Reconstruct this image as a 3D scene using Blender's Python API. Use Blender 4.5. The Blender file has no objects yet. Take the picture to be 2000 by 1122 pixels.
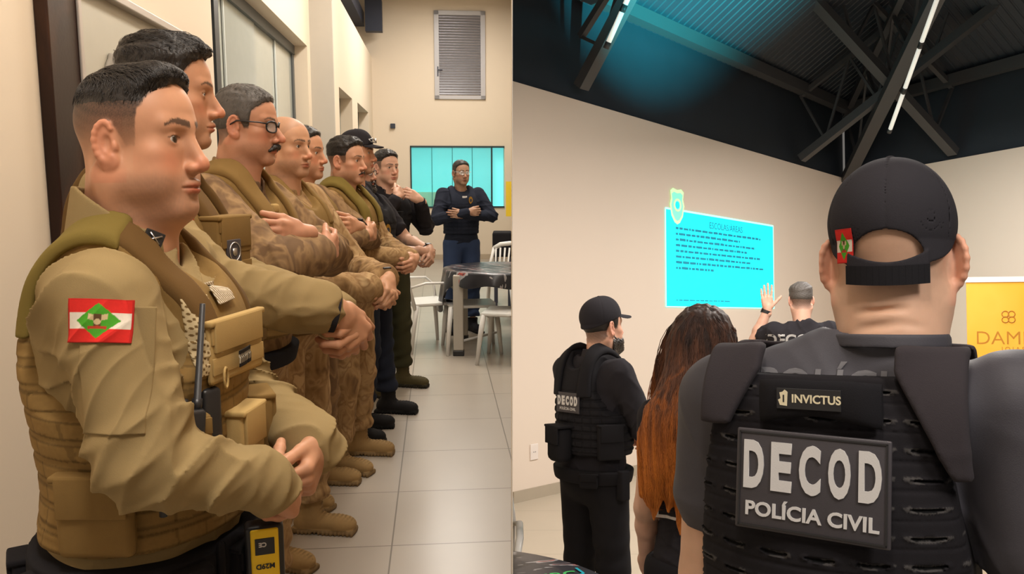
import bpy, bmesh, math, random
import numpy as np
from mathutils import Vector, Matrix, Euler
random.seed(7); np.random.seed(7)
C = bpy.context.scene.collection
PI = math.pi; R = math.radians
# ---------------------------------------------------------------- camera
FPX = 1600.0                      # focal length in pixels of the 2000 px wide frame
PITCH = math.atan(216 / FPX)
CAMH = 1.6
cam_d = bpy.data.cameras.new('camera'); cam = bpy.data.objects.new('camera', cam_d); C.objects.link(cam)
cam.location = (0, 0, CAMH); cam.rotation_euler = (R(90) - PITCH, 0, 0)
cam_d.sensor_width = 36; cam_d.lens = 36 * FPX / 2000; cam_d.clip_start = .02; cam_d.clip_end = 100
sc = bpy.context.scene; sc.camera = cam
sc.view_settings.view_transform = 'Standard'; sc.view_settings.look = 'None'
sc.view_settings.exposure = 0.0; sc.view_settings.gamma = 1.0; sc.view_settings.use_curve_mapping = False
# two places share the frame: the long hall (left) and the meeting room (right), whose floor ramps down
LROT = R(5.2)
ML = Matrix.Rotation(LROT, 4, 'Z')
TILT = PITCH + math.atan(58 / FPX)
MR = Matrix.Translation((0, 0, CAMH)) @ Matrix.Rotation(-TILT, 4, 'X') @ Matrix.Translation((0, 0, -CAMH))
# ---------------------------------------------------------------- world and lights
w = bpy.data.worlds.new('world'); sc.world = w; w.use_nodes = True
w.node_tree.nodes['Background'].inputs[0].default_value = (1, .93, .85, 1)
w.node_tree.nodes['Background'].inputs[1].default_value = .16
def area(name, loc, rot, size, power, col=(1, .93, .84), M=None, sy=None):
    l = bpy.data.lights.new(name, 'AREA'); l.energy = power; l.color = col; l.shape = 'RECTANGLE'
    l.size = size; l.size_y = sy or size
    o = bpy.data.objects.new(name, l); C.objects.link(o)
    m = Matrix.Translation(loc) @ Euler(rot).to_matrix().to_4x4()
    o.matrix_world = (M @ m) if M else m
    return o
area('hall_light', (.1, 2.7, 4.3), (0, R(12), 0), .45, 120, (1, .9, .78), ML, 3.5)
area('hall_light', (.2, 8, 4.6), (0, R(8), 0), .5, 180, (1, .92, .82), ML, 3.5)
area('hall_light', (.2, 13, 4.8), (0, 0, 0), .6, 150, (1, .94, .86), ML, 3)
area('hall_light', (-.05, .45, 3.1), (R(8), R(20), 0), .4, 44, (1, .9, .8), ML, .6)  # added fill light, unseen, to brighten the nearest men
area('room_light', (1.3, -.6, 3.3), (R(38), 0, R(-6)), .5, 52, (1, .93, .86), MR, .8)
area('room_light', (2.0, 4.2, 3.55), (R(12), 0, R(-30)), .5, 190, (1, .92, .84), MR, 2.4)
area('room_light', (4.2, 7.4, 3.6), (R(8), 0, R(-40)), .4, 150, (1, .95, .9), MR, 2.4)
# ---------------------------------------------------------------- tagging
def tag(o, label=None, cat=None, group=None, kind=None):
    if label: o['label'] = label
    if cat: o['category'] = cat
    if group: o['group'] = group
    if kind: o['kind'] = kind
    return o
def empty(name, loc=(0, 0, 0), rz=0, M=None):
    o = bpy.data.objects.new(name, None); C.objects.link(o); o.empty_display_size = .1
    m = Matrix.Translation(loc) @ Matrix.Rotation(rz, 4, 'Z')
    o.matrix_world = (M @ m) if M else m
    return o
def copy_tree(o, parent=None):
    c = o.copy(); C.objects.link(c)
    if parent: c.parent = parent
    for ch in list(o.children): copy_tree(ch, c)
    return c
# ---------------------------------------------------------------- materials
def srgb(*c):
    return tuple(((v / 255) / 12.92 if v / 255 <= .04045 else ((v / 255 + .055) / 1.055) ** 2.4) for v in c) + (1,)
MATS = {}
def newmat(name):
    m = bpy.data.materials.new(name); m.use_nodes = True
    nt = m.node_tree; b = nt.nodes['Principled BSDF']
    return m, nt, b
def N(nt, t, **kw):
    n = nt.nodes.new(t)
    for k, v in kw.items():
        if k[0] == '_': n.inputs[k[1:].replace('_', ' ')].default_value = v
        else: setattr(n, k, v)
    return n
def bump(nt, b, scale, strength, dist=.002, detail=3, vec=None, tex='ShaderNodeTexNoise'):
    t = N(nt, tex, _Scale=scale)
    if tex == 'ShaderNodeTexNoise': t.inputs['Detail'].default_value = detail
    c = N(nt, 'ShaderNodeTexCoord')
    if vec:
        mp = N(nt, 'ShaderNodeMapping'); mp.inputs['Scale'].default_value = vec
        nt.links.new(c.outputs['Object'], mp.inputs[0]); nt.links.new(mp.outputs[0], t.inputs['Vector'])
    else: nt.links.new(c.outputs['Object'], t.inputs['Vector'])
    bp = N(nt, 'ShaderNodeBump', _Strength=strength, _Distance=dist)
    nt.links.new(t.outputs[0], bp.inputs['Height']); nt.links.new(bp.outputs[0], b.inputs['Normal'])
    return t, c
def mat(name, col, rough=.6, metal=0, bs=0, bstr=.3, var=0, vscale=8, spec=.5, emit=0, sheen=0, dist=.002):
    if name in MATS: return MATS[name]
    m, nt, b = newmat(name)
    b.inputs['Base Color'].default_value = col; b.inputs['Roughness'].default_value = rough
    b.inputs['Metallic'].default_value = metal; b.inputs['Specular IOR Level'].default_value = spec
    if sheen: b.inputs['Sheen Weight'].default_value = sheen
    if emit:
        b.inputs['Emission Color'].default_value = col; b.inputs['Emission Strength'].default_value = emit
    c = N(nt, 'ShaderNodeTexCoord')
    n = N(nt, 'ShaderNodeTexNoise', _Scale=vscale, _Detail=4)
    nt.links.new(c.outputs['Object'], n.inputs['Vector'])
    v = var or .04
    r = N(nt, 'ShaderNodeMapRange'); r.inputs[3].default_value = 1 - v; r.inputs[4].default_value = 1 + v
    nt.links.new(n.outputs[0], r.inputs[0])
    mx = N(nt, 'ShaderNodeVectorMath', operation='SCALE'); mx.inputs[0].default_value = col[:3]
    nt.links.new(r.outputs[0], mx.inputs['Scale']); nt.links.new(mx.outputs[0], b.inputs['Base Color'])
    if bs: bump(nt, b, bs, bstr, dist)
    MATS[name] = m
    return m
def ramp_mat(name, cols, scale, rough=.9, bs=500, bstr=.25, vec=None, detail=3, const=True, sheen=.0):
    if name in MATS: return MATS[name]
    m, nt, b = newmat(name); b.inputs['Roughness'].default_value = rough; b.inputs['Specular IOR Level'].default_value = .2
    c = N(nt, 'ShaderNodeTexCoord'); n = N(nt, 'ShaderNodeTexNoise', _Scale=scale, _Detail=detail, _Distortion=.6)
    mp = N(nt, 'ShaderNodeMapping'); mp.inputs['Scale'].default_value = vec or (1, 1, 1)
    nt.links.new(c.outputs['Object'], mp.inputs[0]); nt.links.new(mp.outputs[0], n.inputs['Vector'])
    r = N(nt, 'ShaderNodeValToRGB'); cr = r.color_ramp; cr.interpolation = 'CONSTANT' if const else 'LINEAR'
    while len(cr.elements) < len(cols): cr.elements.new(.5)
    for e, (p, col) in zip(cr.elements, cols): e.position = p; e.color = col
    nt.links.new(n.outputs[0], r.inputs[0]); nt.links.new(r.outputs[0], b.inputs['Base Color'])
    if sheen: b.inputs['Sheen Weight'].default_value = sheen
    if bs: bump(nt, b, bs, bstr, .001)
    MATS[name] = m
    return m
def attr_mat(name, rough=.5, sss=0, bs=0, bstr=.1, var=.05, spec=.4, vs=60):
    if name in MATS: return MATS[name]
    m, nt, b = newmat(name); b.inputs['Roughness'].default_value = rough; b.inputs['Specular IOR Level'].default_value = spec
    a = N(nt, 'ShaderNodeVertexColor', layer_name='Col')
    c = N(nt, 'ShaderNodeTexCoord'); n = N(nt, 'ShaderNodeTexNoise', _Scale=vs, _Detail=5)
    nt.links.new(c.outputs['Object'], n.inputs['Vector'])
    r = N(nt, 'ShaderNodeMapRange'); r.inputs[3].default_value = 1 - var; r.inputs[4].default_value = 1 + var
    nt.links.new(n.outputs[0], r.inputs[0])
    mx = N(nt, 'ShaderNodeVectorMath', operation='SCALE')
    nt.links.new(a.outputs[0], mx.inputs[0]); nt.links.new(r.outputs[0], mx.inputs['Scale'])
    nt.links.new(mx.outputs[0], b.inputs['Base Color'])
    if sss:
        b.inputs['Subsurface Weight'].default_value = sss; b.inputs['Subsurface Radius'].default_value = (1, .35, .2)
        b.inputs['Subsurface Scale'].default_value = .006
    if bs: bump(nt, b, bs, bstr, .0006)
    MATS[name] = m
    return m
# ---------------------------------------------------------------- plain mesh helpers
def mesh_obj(name, verts, faces, m, parent=None, M=None, smooth=False):
    me = bpy.data.meshes.new(name); me.from_pydata([tuple(v) for v in verts], [], faces); me.update()
    if m: me.materials.append(m)
    if smooth:
        for p in me.polygons: p.use_smooth = True
    o = bpy.data.objects.new(name, me); C.objects.link(o)
    if parent: o.parent = parent
    if M is not None:
        if parent: o.matrix_local = M
        else: o.matrix_world = M
    return o
def bm_obj(name, bm, m, parent=None, M=None, smooth=False):
    me = bpy.data.meshes.new(name); bmesh.ops.recalc_face_normals(bm, faces=bm.faces); bm.to_mesh(me); bm.free()
    for q in (m if isinstance(m, (list, tuple)) else [m]): me.materials.append(q)
    if smooth:
        for p in me.polygons: p.use_smooth = True
    o = bpy.data.objects.new(name, me); C.objects.link(o)
    if parent: o.parent = parent
    if M is not None:
        if parent: o.matrix_local = M
        else: o.matrix_world = M
    return o
def add_box(bm, lo, hi, bev=0, M=None, mi=0):
    b2 = bmesh.new(); bmesh.ops.create_cube(b2, size=1)
    c = [(a + b) / 2 for a, b in zip(lo, hi)]; s = [abs(b - a) for a, b in zip(lo, hi)]
    for v in b2.verts: v.co = Vector((v.co.x * s[0] + c[0], v.co.y * s[1] + c[1], v.co.z * s[2] + c[2]))
    if bev: bmesh.ops.bevel(b2, geom=b2.edges[:], offset=bev, segments=3, affect='EDGES', profile=.5)
    if M is not None: b2.transform(M)
    me = bpy.data.meshes.new('t'); b2.to_mesh(me); b2.free()
    n0 = len(bm.faces); bm.from_mesh(me); bpy.data.meshes.remove(me)
    bm.faces.ensure_lookup_table()
    for f in bm.faces[n0:]: f.material_index = mi
    return bm
def add_tube(bm, pts, rad, seg=8, cap=True, closed=False, mi=0, flat=None):
    """swept tube; rad a number or a list; flat=(normal, ratio) squashes it"""
    pts = [Vector(p) for p in pts]; n = len(pts)
    rads = rad if isinstance(rad, (list, tuple)) else [rad] * n
    rings = []; up = None
    for i, p in enumerate(pts):
        a = pts[(i - 1) % n] if (closed or i > 0) else p; b = pts[(i + 1) % n] if (closed or i < n - 1) else p
        t = (b - a).normalized()
        if up is None: up = Vector((0, 0, 1)) if abs(t.z) < .9 else Vector((1, 0, 0))
        if flat: up = Vector(flat[0])
        x = t.cross(up).normalized(); y = x.cross(t).normalized()
        if not flat: up = y
        fr = flat[1] if flat else 1
        rings.append([bm.verts.new(p + (x * math.cos(2 * PI * k / seg) + y * math.sin(2 * PI * k / seg) * fr) * rads[i]) for k in range(seg)])
    for i in range(n if closed else n - 1):
        A = rings[i]; B = rings[(i + 1) % n]
        for k in range(seg):
            f = bm.faces.new((A[k], A[(k + 1) % seg], B[(k + 1) % seg], B[k])); f.material_index = mi; f.smooth = True
    if cap and not closed:
        for rr in (rings[0][::-1], rings[-1]):
            f = bm.faces.new(rr); f.material_index = mi
    return bm
def add_prism(bm, pts, z0, z1, M=None, mi=0):
    a = [bm.verts.new(Vector((x, y, z0))) for x, y in pts]; b = [bm.verts.new(Vector((x, y, z1))) for x, y in pts]
    n = len(pts); fs = [bm.faces.new(a[::-1]), bm.faces.new(b)]
    for i in range(n): fs.append(bm.faces.new((a[i], a[(i + 1) % n], b[(i + 1) % n], b[i])))
    for f in fs: f.material_index = mi
    if M is not None:
        for v in a + b: v.co = M @ v.co
    return bm
def box_obj(name, lo, hi, m, parent=None, M=None, bev=0):
    bm = bmesh.new(); add_box(bm, lo, hi, bev)
    return bm_obj(name, bm, m, parent, M)
def text_obj(name, s, size, m, parent=None, M=None, ext=.001, bold=0, xs=1, align='CENTER', space=1):
    cu = bpy.data.curves.new(name, 'FONT'); cu.body = s; cu.size = size; cu.extrude = ext; cu.offset = bold
    cu.align_x = align; cu.align_y = 'CENTER'; cu.resolution_u = 4; cu.space_character = space
    t = bpy.data.objects.new('t', cu); C.objects.link(t)
    bpy.context.view_layer.update()
    dg = bpy.context.evaluated_depsgraph_get(); me = bpy.data.meshes.new_from_object(t.evaluated_get(dg))
    bpy.data.objects.remove(t)
    me.name = name; me.materials.clear(); me.materials.append(m)
    for v in me.vertices: v.co.x *= xs
    o = bpy.data.objects.new(name, me); C.objects.link(o)
    if parent: o.parent = parent
    if M is not None:
        if parent: o.matrix_local = M
        else: o.matrix_world = M
    return o
def frame_M(o, x, y):
    """matrix with origin o, x axis x, y axis near y"""
    x = Vector(x).normalized(); y = Vector(y); z = x.cross(y).normalized(); y = z.cross(x)
    m = Matrix((x, y, z)).transposed().to_4x4(); m.translation = Vector(o)
    return m
# ---------------------------------------------------------------- distance fields
F = np.float32
def V3(p): return np.array(p, F)
def rotm(e):
    return np.array(Euler([R(a) for a in e]).to_matrix(), F)
def cone(a, b, ra, rb):
    a = V3(a); b = V3(b); ab = b - a; L = float(ab @ ab) + 1e-9
    def f(P):
        q = P - a; t = np.clip(q @ ab / L, 0, 1)
        d = q - t[:, None] * ab
        return np.sqrt(np.einsum('ij,ij->i', d, d)) - (ra + (rb - ra) * t)
    return f
def ell(c, r, e=None):
    c = V3(c); r = V3(r); M = rotm(e) if e else None
    def f(P):
        q = P - c
        if M is not None: q = q @ M
        k0 = np.sqrt((((q / r)) ** 2).sum(1)) + 1e-6; k1 = np.sqrt(((q / (r * r)) ** 2).sum(1)) + 1e-6
        return k0 * (k0 - 1) / k1
    return f
def box(c, h, r=.005, e=None):
    c = V3(c); h = V3(h) - r; M = rotm(e) if e else None
    def f(P):
        q = P - c
        if M is not None: q = q @ M
        q = np.abs(q) - h
        return np.sqrt((np.maximum(q, 0) ** 2).sum(1)) + np.minimum(q.max(1), 0) - r
    return f
def plane(p, n):
    p = V3(p); n = V3(n); n = n / np.linalg.norm(n)
    return lambda P: (P - p) @ n
def smin(a, b, k):
    if k <= 0: return np.minimum(a, b)
    h = np.clip(.5 + .5 * (b - a) / k, 0, 1)
    return b * (1 - h) + a * h - k * h * (1 - h)
class S:
    def __init__(s): s.ops = []; s.disp = []
    def u(s, f, k=.02): s.ops.append((0, f, k)); return s
    def cut(s, f, k=.004): s.ops.append((1, f, k)); return s
    def clip(s, f, k=.004): s.ops.append((2, f, k)); return s
    def chain(s, pts, rs, k=.02):
        for i in range(len(pts) - 1): s.u(cone(pts[i], pts[i + 1], rs[i], rs[i + 1]), k if i == 0 else min(k, .012))
        return s
    def __call__(s, P):
        d = None
        for op, f, k in s.ops:
            v = f(P)
            if d is None: d = v
            elif op == 0: d = smin(d, v, k)
            elif op == 1: d = -smin(-d, v, k)
            else: d = -smin(-d, -v, k)
        for f in s.disp: d = d - f(P)
        return d
def nz(P, f, seed=0):
    rs = np.random.RandomState(seed); D = rs.normal(size=(4, 3)).astype(F); D /= np.linalg.norm(D, axis=1)[:, None]
    a = P @ D.T * f
    return (np.sin(a[:, 0] + 1.9 * np.sin(a[:, 1] * .8 + seed)) + np.sin(a[:, 2] * 1.3 + 1.6 * np.sin(a[:, 3] * .9 + 2 + seed))) * .5
def folds(amp, f, seed=0, dirv=None):
    """creases: noise stretched across dirv"""
    if dirv is not None: dv = V3(dirv); dv = dv / np.linalg.norm(dv)
    def g(P):
        Q = P
        if dirv is not None: Q = P * .35 + np.outer(P @ dv, dv) * .9
        n = nz(Q, f, seed)
        return amp * ((1 - np.abs(n)) ** 2.2 * 1.5 - .4) * (.55 + .45 * nz(P, f * .3, seed + 9))
    return g
def sdf_mesh(fn, lo, hi, h, marg=0.0):
    lo = np.array(lo, F); hi = np.array(hi, F); bs = 8
    nb = np.maximum(1, np.ceil((hi - lo) / (h * bs)).astype(int)); n = nb * bs + 1
    bc = [lo[i] + (np.arange(nb[i]) + .5) * bs * h for i in range(3)]
    G = np.stack(np.meshgrid(*bc, indexing='ij'), -1).reshape(-1, 3).astype(F)
    dc = fn(G).reshape(nb)
    keep = np.abs(dc) < bs * h * .87 * 1.35 + marg
    A = np.empty(tuple(n), F)
    rep = np.repeat(np.repeat(np.repeat(dc, bs, 0), bs, 1), bs, 2)
    A[:-1, :-1, :-1] = rep; A[-1] = A[-2]; A[:, -1] = A[:, -2]; A[:, :, -1] = A[:, :, -2]
    ids = np.argwhere(keep)
    off = np.stack(np.meshgrid(*[np.arange(bs + 1)] * 3, indexing='ij'), -1).reshape(-1, 3)
    step = 300
    for s0 in range(0, len(ids), step):
        I = (ids[s0:s0 + step, None, :] * bs + off[None]).reshape(-1, 3)
        v = fn((lo + I * F(h)).astype(F))
        A[I[:, 0], I[:, 1], I[:, 2]] = v
    A[0] = np.maximum(A[0], h); A[-1] = np.maximum(A[-1], h); A[:, 0] = np.maximum(A[:, 0], h); A[:, -1] = np.maximum(A[:, -1], h)
    A[:, :, 0] = np.maximum(A[:, :, 0], h); A[:, :, -1] = np.maximum(A[:, :, -1], h)
    ins = A < 0
    sub = lambda a, i, j, k: a[i:a.shape[0] - 1 + i, j:a.shape[1] - 1 + j, k:a.shape[2] - 1 + k]
    cnt = sum(sub(ins, i, j, k).astype(np.int8) for i in (0, 1) for j in (0, 1) for k in (0, 1))
    cell = np.argwhere((cnt > 0) & (cnt < 8))
    if len(cell) == 0: return np.zeros((0, 3), F), np.zeros((0, 4), int)
    idx = np.full(cnt.shape, -1, np.int32); idx[cell[:, 0], cell[:, 1], cell[:, 2]] = np.arange(len(cell))
    cor = [(i, j, k) for i in (0, 1) for j in (0, 1) for k in (0, 1)]
    val = {c: A[cell[:, 0] + c[0], cell[:, 1] + c[1], cell[:, 2] + c[2]] for c in cor}
    acc = np.zeros((len(cell), 3), F); m = np.zeros(len(cell), F)
    for a in cor:
        for ax in range(3):
            if a[ax]: continue
            b = list(a); b[ax] = 1; b = tuple(b)
            va, vb = val[a], val[b]; x = (va < 0) != (vb < 0)
            t = va[x] / (va[x] - vb[x]); p = np.tile(np.array(a, F), (x.sum(), 1)); p[:, ax] = t
            acc[x] += p; m[x] += 1
    verts = lo + (cell + acc / m[:, None]) * F(h)
    quads = []
    for ax in range(3):
        o1, o2 = [(1, 2), (2, 0), (0, 1)][ax]
        a = np.take(ins, range(0, ins.shape[ax] - 1), ax); b = np.take(ins, range(1, ins.shape[ax]), ax)
        e = np.argwhere(a != b)
        e = e[(e[:, o1] > 0) & (e[:, o2] > 0) & (e[:, o1] < cnt.shape[o1]) & (e[:, o2] < cnt.shape[o2])]
        d1 = np.zeros(3, int); d1[o1] = 1; d2 = np.zeros(3, int); d2[o2] = 1
        g = lambda q: idx[q[:, 0], q[:, 1], q[:, 2]]
        q = np.stack([g(e), g(e - d1), g(e - d1 - d2), g(e - d2)], 1)
        fl = a[e[:, 0], e[:, 1], e[:, 2]]
        q[~fl] = q[~fl][:, ::-1]
        quads.append(q)
    q = np.concatenate(quads); q = q[(q >= 0).all(1)]
    return verts, q
def np_obj(name, v, q, m, parent=None, col=None, M=None):
    me = bpy.data.meshes.new(name)
    me.vertices.add(len(v)); me.vertices.foreach_set('co', np.ascontiguousarray(v, F).ravel())
    me.loops.add(q.size); me.loops.foreach_set('vertex_index', q.ravel().astype(np.int32))
    me.polygons.add(len(q)); me.polygons.foreach_set('loop_start', np.arange(0, q.size, 4, dtype=np.int32))
    me.polygons.foreach_set('loop_total', np.full(len(q), 4, np.int32))
    me.polygons.foreach_set('use_smooth', np.ones(len(q), bool))
    me.update(calc_edges=True); me.validate()
    me.materials.append(m)
    if col is not None:
        at = me.color_attributes.new('Col', 'FLOAT_COLOR', 'POINT')
        c = np.ones((len(v), 4), F); c[:, :3] = col; at.data.foreach_set('color', c.ravel())
    o = bpy.data.objects.new(name, me); C.objects.link(o)
    if parent: o.parent = parent
    if M is not None: o.matrix_local = M
    return o
def sdf_obj(name, fn, lo, hi, h, m, parent=None, colf=None, marg=0.0, M=None):
    v, q = sdf_mesh(fn, lo, hi, h, marg)
    return np_obj(name, v, q, m, parent, colf(v) if colf else None, M)
def grad(fn, P, e=.002):
    g = np.stack([fn(P + V3(d)) - fn(P - V3(d)) for d in ((e, 0, 0), (0, e, 0), (0, 0, e))], 1)
    return g / (np.linalg.norm(g, axis=1)[:, None] + 1e-9)
def project(fn, P, off=0, it=12):
    P = np.array(P, F)
    for _ in range(it): P = P - grad(fn, P) * (fn(P) - off)[:, None] * .8
    return P
def patch(name, fn, c, x, y, w, h, colf, m, parent, off=.002, nx=44, ny=32, thick=.002, wob=0):
    """a cloth badge laid over the surface fn: centre c, axes x and y, colours from colf(u,v)"""
    c = V3(c); x = V3(x); x /= np.linalg.norm(x); y = V3(y); y -= x * (x @ y); y /= np.linalg.norm(y)
    u, v = np.meshgrid(np.linspace(-.5, .5, nx), np.linspace(-.5, .5, ny), indexing='ij'); u = u.ravel(); v = v.ravel()
    P = c + np.outer(u * w, x) + np.outer(v * h, y)
    n = np.cross(x, y).astype(F)
    # march along the badge normal on to the surface
    Q = P.astype(F) + n * .05
    T = np.zeros(len(Q), F)
    for _ in range(40): T = np.clip(T + fn(Q - n * T[:, None]) * .7, -.02, .14)
    bad = np.abs(fn(Q - n * T[:, None])) > .006
    if bad.any() and not bad.all(): T[bad] = np.clip(T[bad], T[~bad].min(), T[~bad].max())
    Q = Q - n * T[:, None]
    Q = Q + n * off; B = Q - n * thick
    V = np.concatenate([Q, B]); N_ = nx * ny; q = []
    for i in range(nx - 1):
        for j in range(ny - 1):
            a = i * ny + j; q.append((a, a + ny, a + ny + 1, a + 1))
    rim = [i * ny for i in range(nx)] + [(nx - 1) * ny + j for j in range(1, ny)] + [i * ny + ny - 1 for i in range(nx - 2, -1, -1)] + [j for j in range(ny - 2, 0, -1)]
    for a, b in zip(rim, rim[1:] + rim[:1]): q.append((b, a, a + N_, b + N_))
    col = colf(u * 2, v * 2); col = np.concatenate([col, col])
    return np_obj(name, V, np.array(q), m, parent, col)
# ---------------------------------------------------------------- heads
def hairline(P, top=.078, fr=0.0):
    zl = np.interp(P[:, 1], [-.115, -.06, -.032, -.02, .0, .018, .032, .042, .055, .075, .1], [-.072, -.066, -.04, .006, .022, -.012, -.012, .04, top - .018, top, top + .004])
    return P[:, 2] - zl - fr * np.clip(P[:, 1] * 8, 0, 1) + .003 * nz(P, 260, 5)
def head_sdf(p):
    s = S(); wx = p.get('wx', 1); jw = p.get('jaw', 1); ck = p.get('cheek', 0); nr = p.get('neck', .058); ns = p.get('nose', 1)
    tq = p.get('crown', 0)
    s.u(ell((0, -.012, .036 - tq / 2), (.076 * wx, .093, .084 - tq / 2)))
    s.u(ell((0, .03, .03), (.065 * wx, .060, .068)), .03)
    s.u(ell((0, .034, -.035), (.055 * wx, .048, .072)), .03)
    for g in (-1, 1):
        s.u(cone((g * .047 * jw, .004, -.064), (g * .018, .070, -.104), .020 + ck, .015), .028)
        s.u(ell((g * .046 * wx, .050, -.022), (.020, .022, .015)), .02)
        s.u(ell((g * .036 * jw, .046, -.060), (.024 + ck, .030 + ck * .5, .032)), .028)
    s.u(ell((0, .072, -.106 - p.get('chin', 0)), (.021, .017, .015)), .02)
    s.u(ell((0, .062, -.072), (.030, .030, .028)), .02)
    for g in (-1, 1): s.u(cone((g * .010, .084, .018), (g * .044, .070, .021), .0105, .009), .014)
    for g in (-1, 1): s.cut(ell((g * .030, .096, -.001), (.017, .016, .0105)), .012)
    s.u(cone((0, .084, .010), (0, .108 * ns + .0, -.034), .0080, .0100), .012)
    s.u(ell((0, .1105 * ns, -.041), (.0118, .0115, .0105)), .008)
    s.u(ell((0, .087, -.046), (.0150, .019, .0125)), .006); s.u(ell((0, .084, -.022), (.0100, .018, .026)), .008)
    for g in (-1, 1):
        s.u(ell((g * .0135, .099, -.0455), (.0078, .0105, .0076)), .006)
        s.cut(ell((g * .0072, .105, -.0535), (.0042, .0065, .0040)), .003)
        s.u(ell((g * .031, .0695, -.001), (.0150, .0150, .0142)), .004)
        s.cut(ell((g * .031, .089, -.0018), (.0130, .0160, p.get('eye', .0054))), .002)
    L = [(-.025, .080, -.0745), (-.014, .0905, -.0710), (-.005, .0958, -.0686), (0, .0955, -.0695), (.005, .0958, -.0686), (.014, .0905, -.0710), (.025, .080, -.0745)]
    s.chain(L, [.0028, .0042, .0046, .0044, .0046, .0042, .0028], .006)
    L = [(-.023, .080, -.0765), (-.011, .0905, -.0795), (0, .0932, -.0805), (.011, .0905, -.0795), (.023, .080, -.0765)]
    s.chain(L, [.003, .0052, .0058, .0052, .003], .006)
    for a, b in (((-.026, .086, -.0757), (-.010, .098, -.0748)), ((-.010, .098, -.0748), (.010, .098, -.0748)), ((.010, .098, -.0748), (.026, .086, -.0757))):
        s.cut(cone(a, b, .0018, .0018), .002)
    s.cut(ell((0, .102, -.092), (.016, .012, .0055)), .010)
    for g in (-1, 1):                                                     # ears
        es = p.get('ear', 1); E_ = p.get('earout', 1)
        s.u(ell((g * .0735 * wx, -.008, -.010), (.0075, .013, .024)), .008)
        pts = []
        for i in range(13):
            a = R(-130 + i * 22.5); r1, r2 = .0165 * es, .0300 * es
            y = -.010 - math.cos(a) * r1 * (1 if math.cos(a) > 0 else .8); z = -.006 + math.sin(a) * r2
            pts.append((g * (.0765 * wx + .0085 * E_ * (1 if math.cos(a) > 0 else .1) * abs(math.cos(a)) + .002), y, z))
        for i in range(12): s.u(cone(pts[i], pts[i + 1], .0036, .0036), .004)
        s.u(ell((g * (.0765 * wx + .0045 * (E_ - .6)), -.0130, -.006), (.0040, .0150, .0265), (0, 0, g * (14 + 15 * (E_ - 1)))), .005)
        s.u(ell((g * .0765 * wx, -.002, -.0345), (.0050, .0085, .0100)), .005)
        s.cut(ell((g * .0855 * wx, -.007, -.009), (.0095, .0088, .0150)), .003)
        s.u(ell((g * .0775 * wx, .004, -.013), (.0035, .0035, .006)), .004)
    z1 = -.23
    s.u(cone((0, -.022, -.050), (0, -.045, z1), nr, nr * 1.08), .03)
    s.u(cone((0, .022, -.098), (0, -.005, -.18), .026 + ck, nr * .72), .035)
    if ck > .004: s.u(ell((0, .035, -.110), (.040, .034, .022)), .03)
    for g in (-1, 1): s.u(cone((g * .058, -.028, -.060), (g * .018, .018, z1 + .03), .014, .011), .03)
    for q in p.get('creases', []): s.cut(cone(q[0], q[1], q[2], q[2]), .008)
    return s
def smooth(x, a, b):
    t = np.clip((x - a) / (b - a), 0, 1); return t * t * (3 - 2 * t)
def head_col(P, p):
    sk = V3(p['skin'][:3]); n = len(P); c = np.tile(sk, (n, 1))
    def mix(m, col): c[:] = c * (1 - m[:, None]) + V3(col)[None] * m[:, None]
    X, Y, Z = np.abs(P[:, 0]), P[:, 1], P[:, 2]
    red = sk * V3((1.08, .72, .68))
    mix(.55 * np.exp(-(((X - .045) / .022) ** 2 + ((Z + .035) / .022) ** 2)) * (Y > .03), red)
    mix(.6 * smooth(Y, .098, .112) * np.exp(-((Z + .042) / .014) ** 2), red)
    mix(.5 * smooth(X, .070, .084) * (np.abs(Z + .006) < .06) * (Y < .02), red)
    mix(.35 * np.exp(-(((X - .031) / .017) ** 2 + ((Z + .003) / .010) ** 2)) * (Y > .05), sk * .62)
    st = p.get('stubble', .3)
    beard_reg = smooth(-Z, .046, .066) * smooth(Y + .35 * (-Z - .06), -.012, .022) * (1 - smooth(-Z, .118, .135)) * (1 - .0 * X)
    mix(st * beard_reg * (.8 + .2 * nz(P, 900, 3)), V3(p.get('stubcol', (.12, .085, .065))))
    lipm = np.exp(-(((X / .023) ** 4 + ((Z + .0745 + .002) / .0085) ** 4))) * smooth(Y, .078, .084) * (1 - .5 * smooth(X, .018, .026))
    mix(.9 * np.clip(lipm, 0, 1), p.get('lip', sk * V3((.82, .42, .40))))
    ml = np.exp(-((Z + .0752) / .0014) ** 2) * (X < .024) * (Y > .08); mix(.55 * ml, sk * .25)  # occlusion between the lips painted as a dark line
    zb = np.interp(X, [0, .012, .03, .042, .052], [.0205, .021, .0245, .0245, .019]); hb = np.interp(X, [0, .010, .03, .052], [.001, .0040, .0036, .0014]) * p.get('browh', 1)
    bm_ = smooth(hb - np.abs(Z - zb - p.get('browz', 0)) + .0012 * nz(P, 1500, 2), -.0012, .0012) * (X > .009) * (X < .053) * (Y > .04)
    mix(p.get('brow', .85) * bm_, p['haircol'][:3])
    ll = np.exp(-((Z - .0035 + 2.0 * (X - .031) ** 2 * 8) / .0011) ** 2) * (np.abs(X - .031) < .0135) * (Y > .076)
    mix(.7 * ll, (.02, .015, .012))
    h = hairline(P, p.get('hl', .078))
    fade = p.get('fade', (0.0, .05)); mk = smooth(h, -.004, .006) * smooth(Z, fade[0] - .05, fade[1]) * p.get('scalp', .8)
    mk = mk * (1 - (X > .0795 * p.get('wx', 1)) * (Z < .03)) * (1 - smooth(Y, .07, .09) * (Z < .05))
    mix(np.clip(mk, 0, 1) * (.9 + .1 * nz(P, 1200, 8)), p['haircol'][:3])
    for q in p.get('moles', []): mix(np.exp(-((P - V3(q)) ** 2).sum(1) / .0018 ** 2), (.12, .05, .03))
    return np.clip(c, 0, 1)
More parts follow.
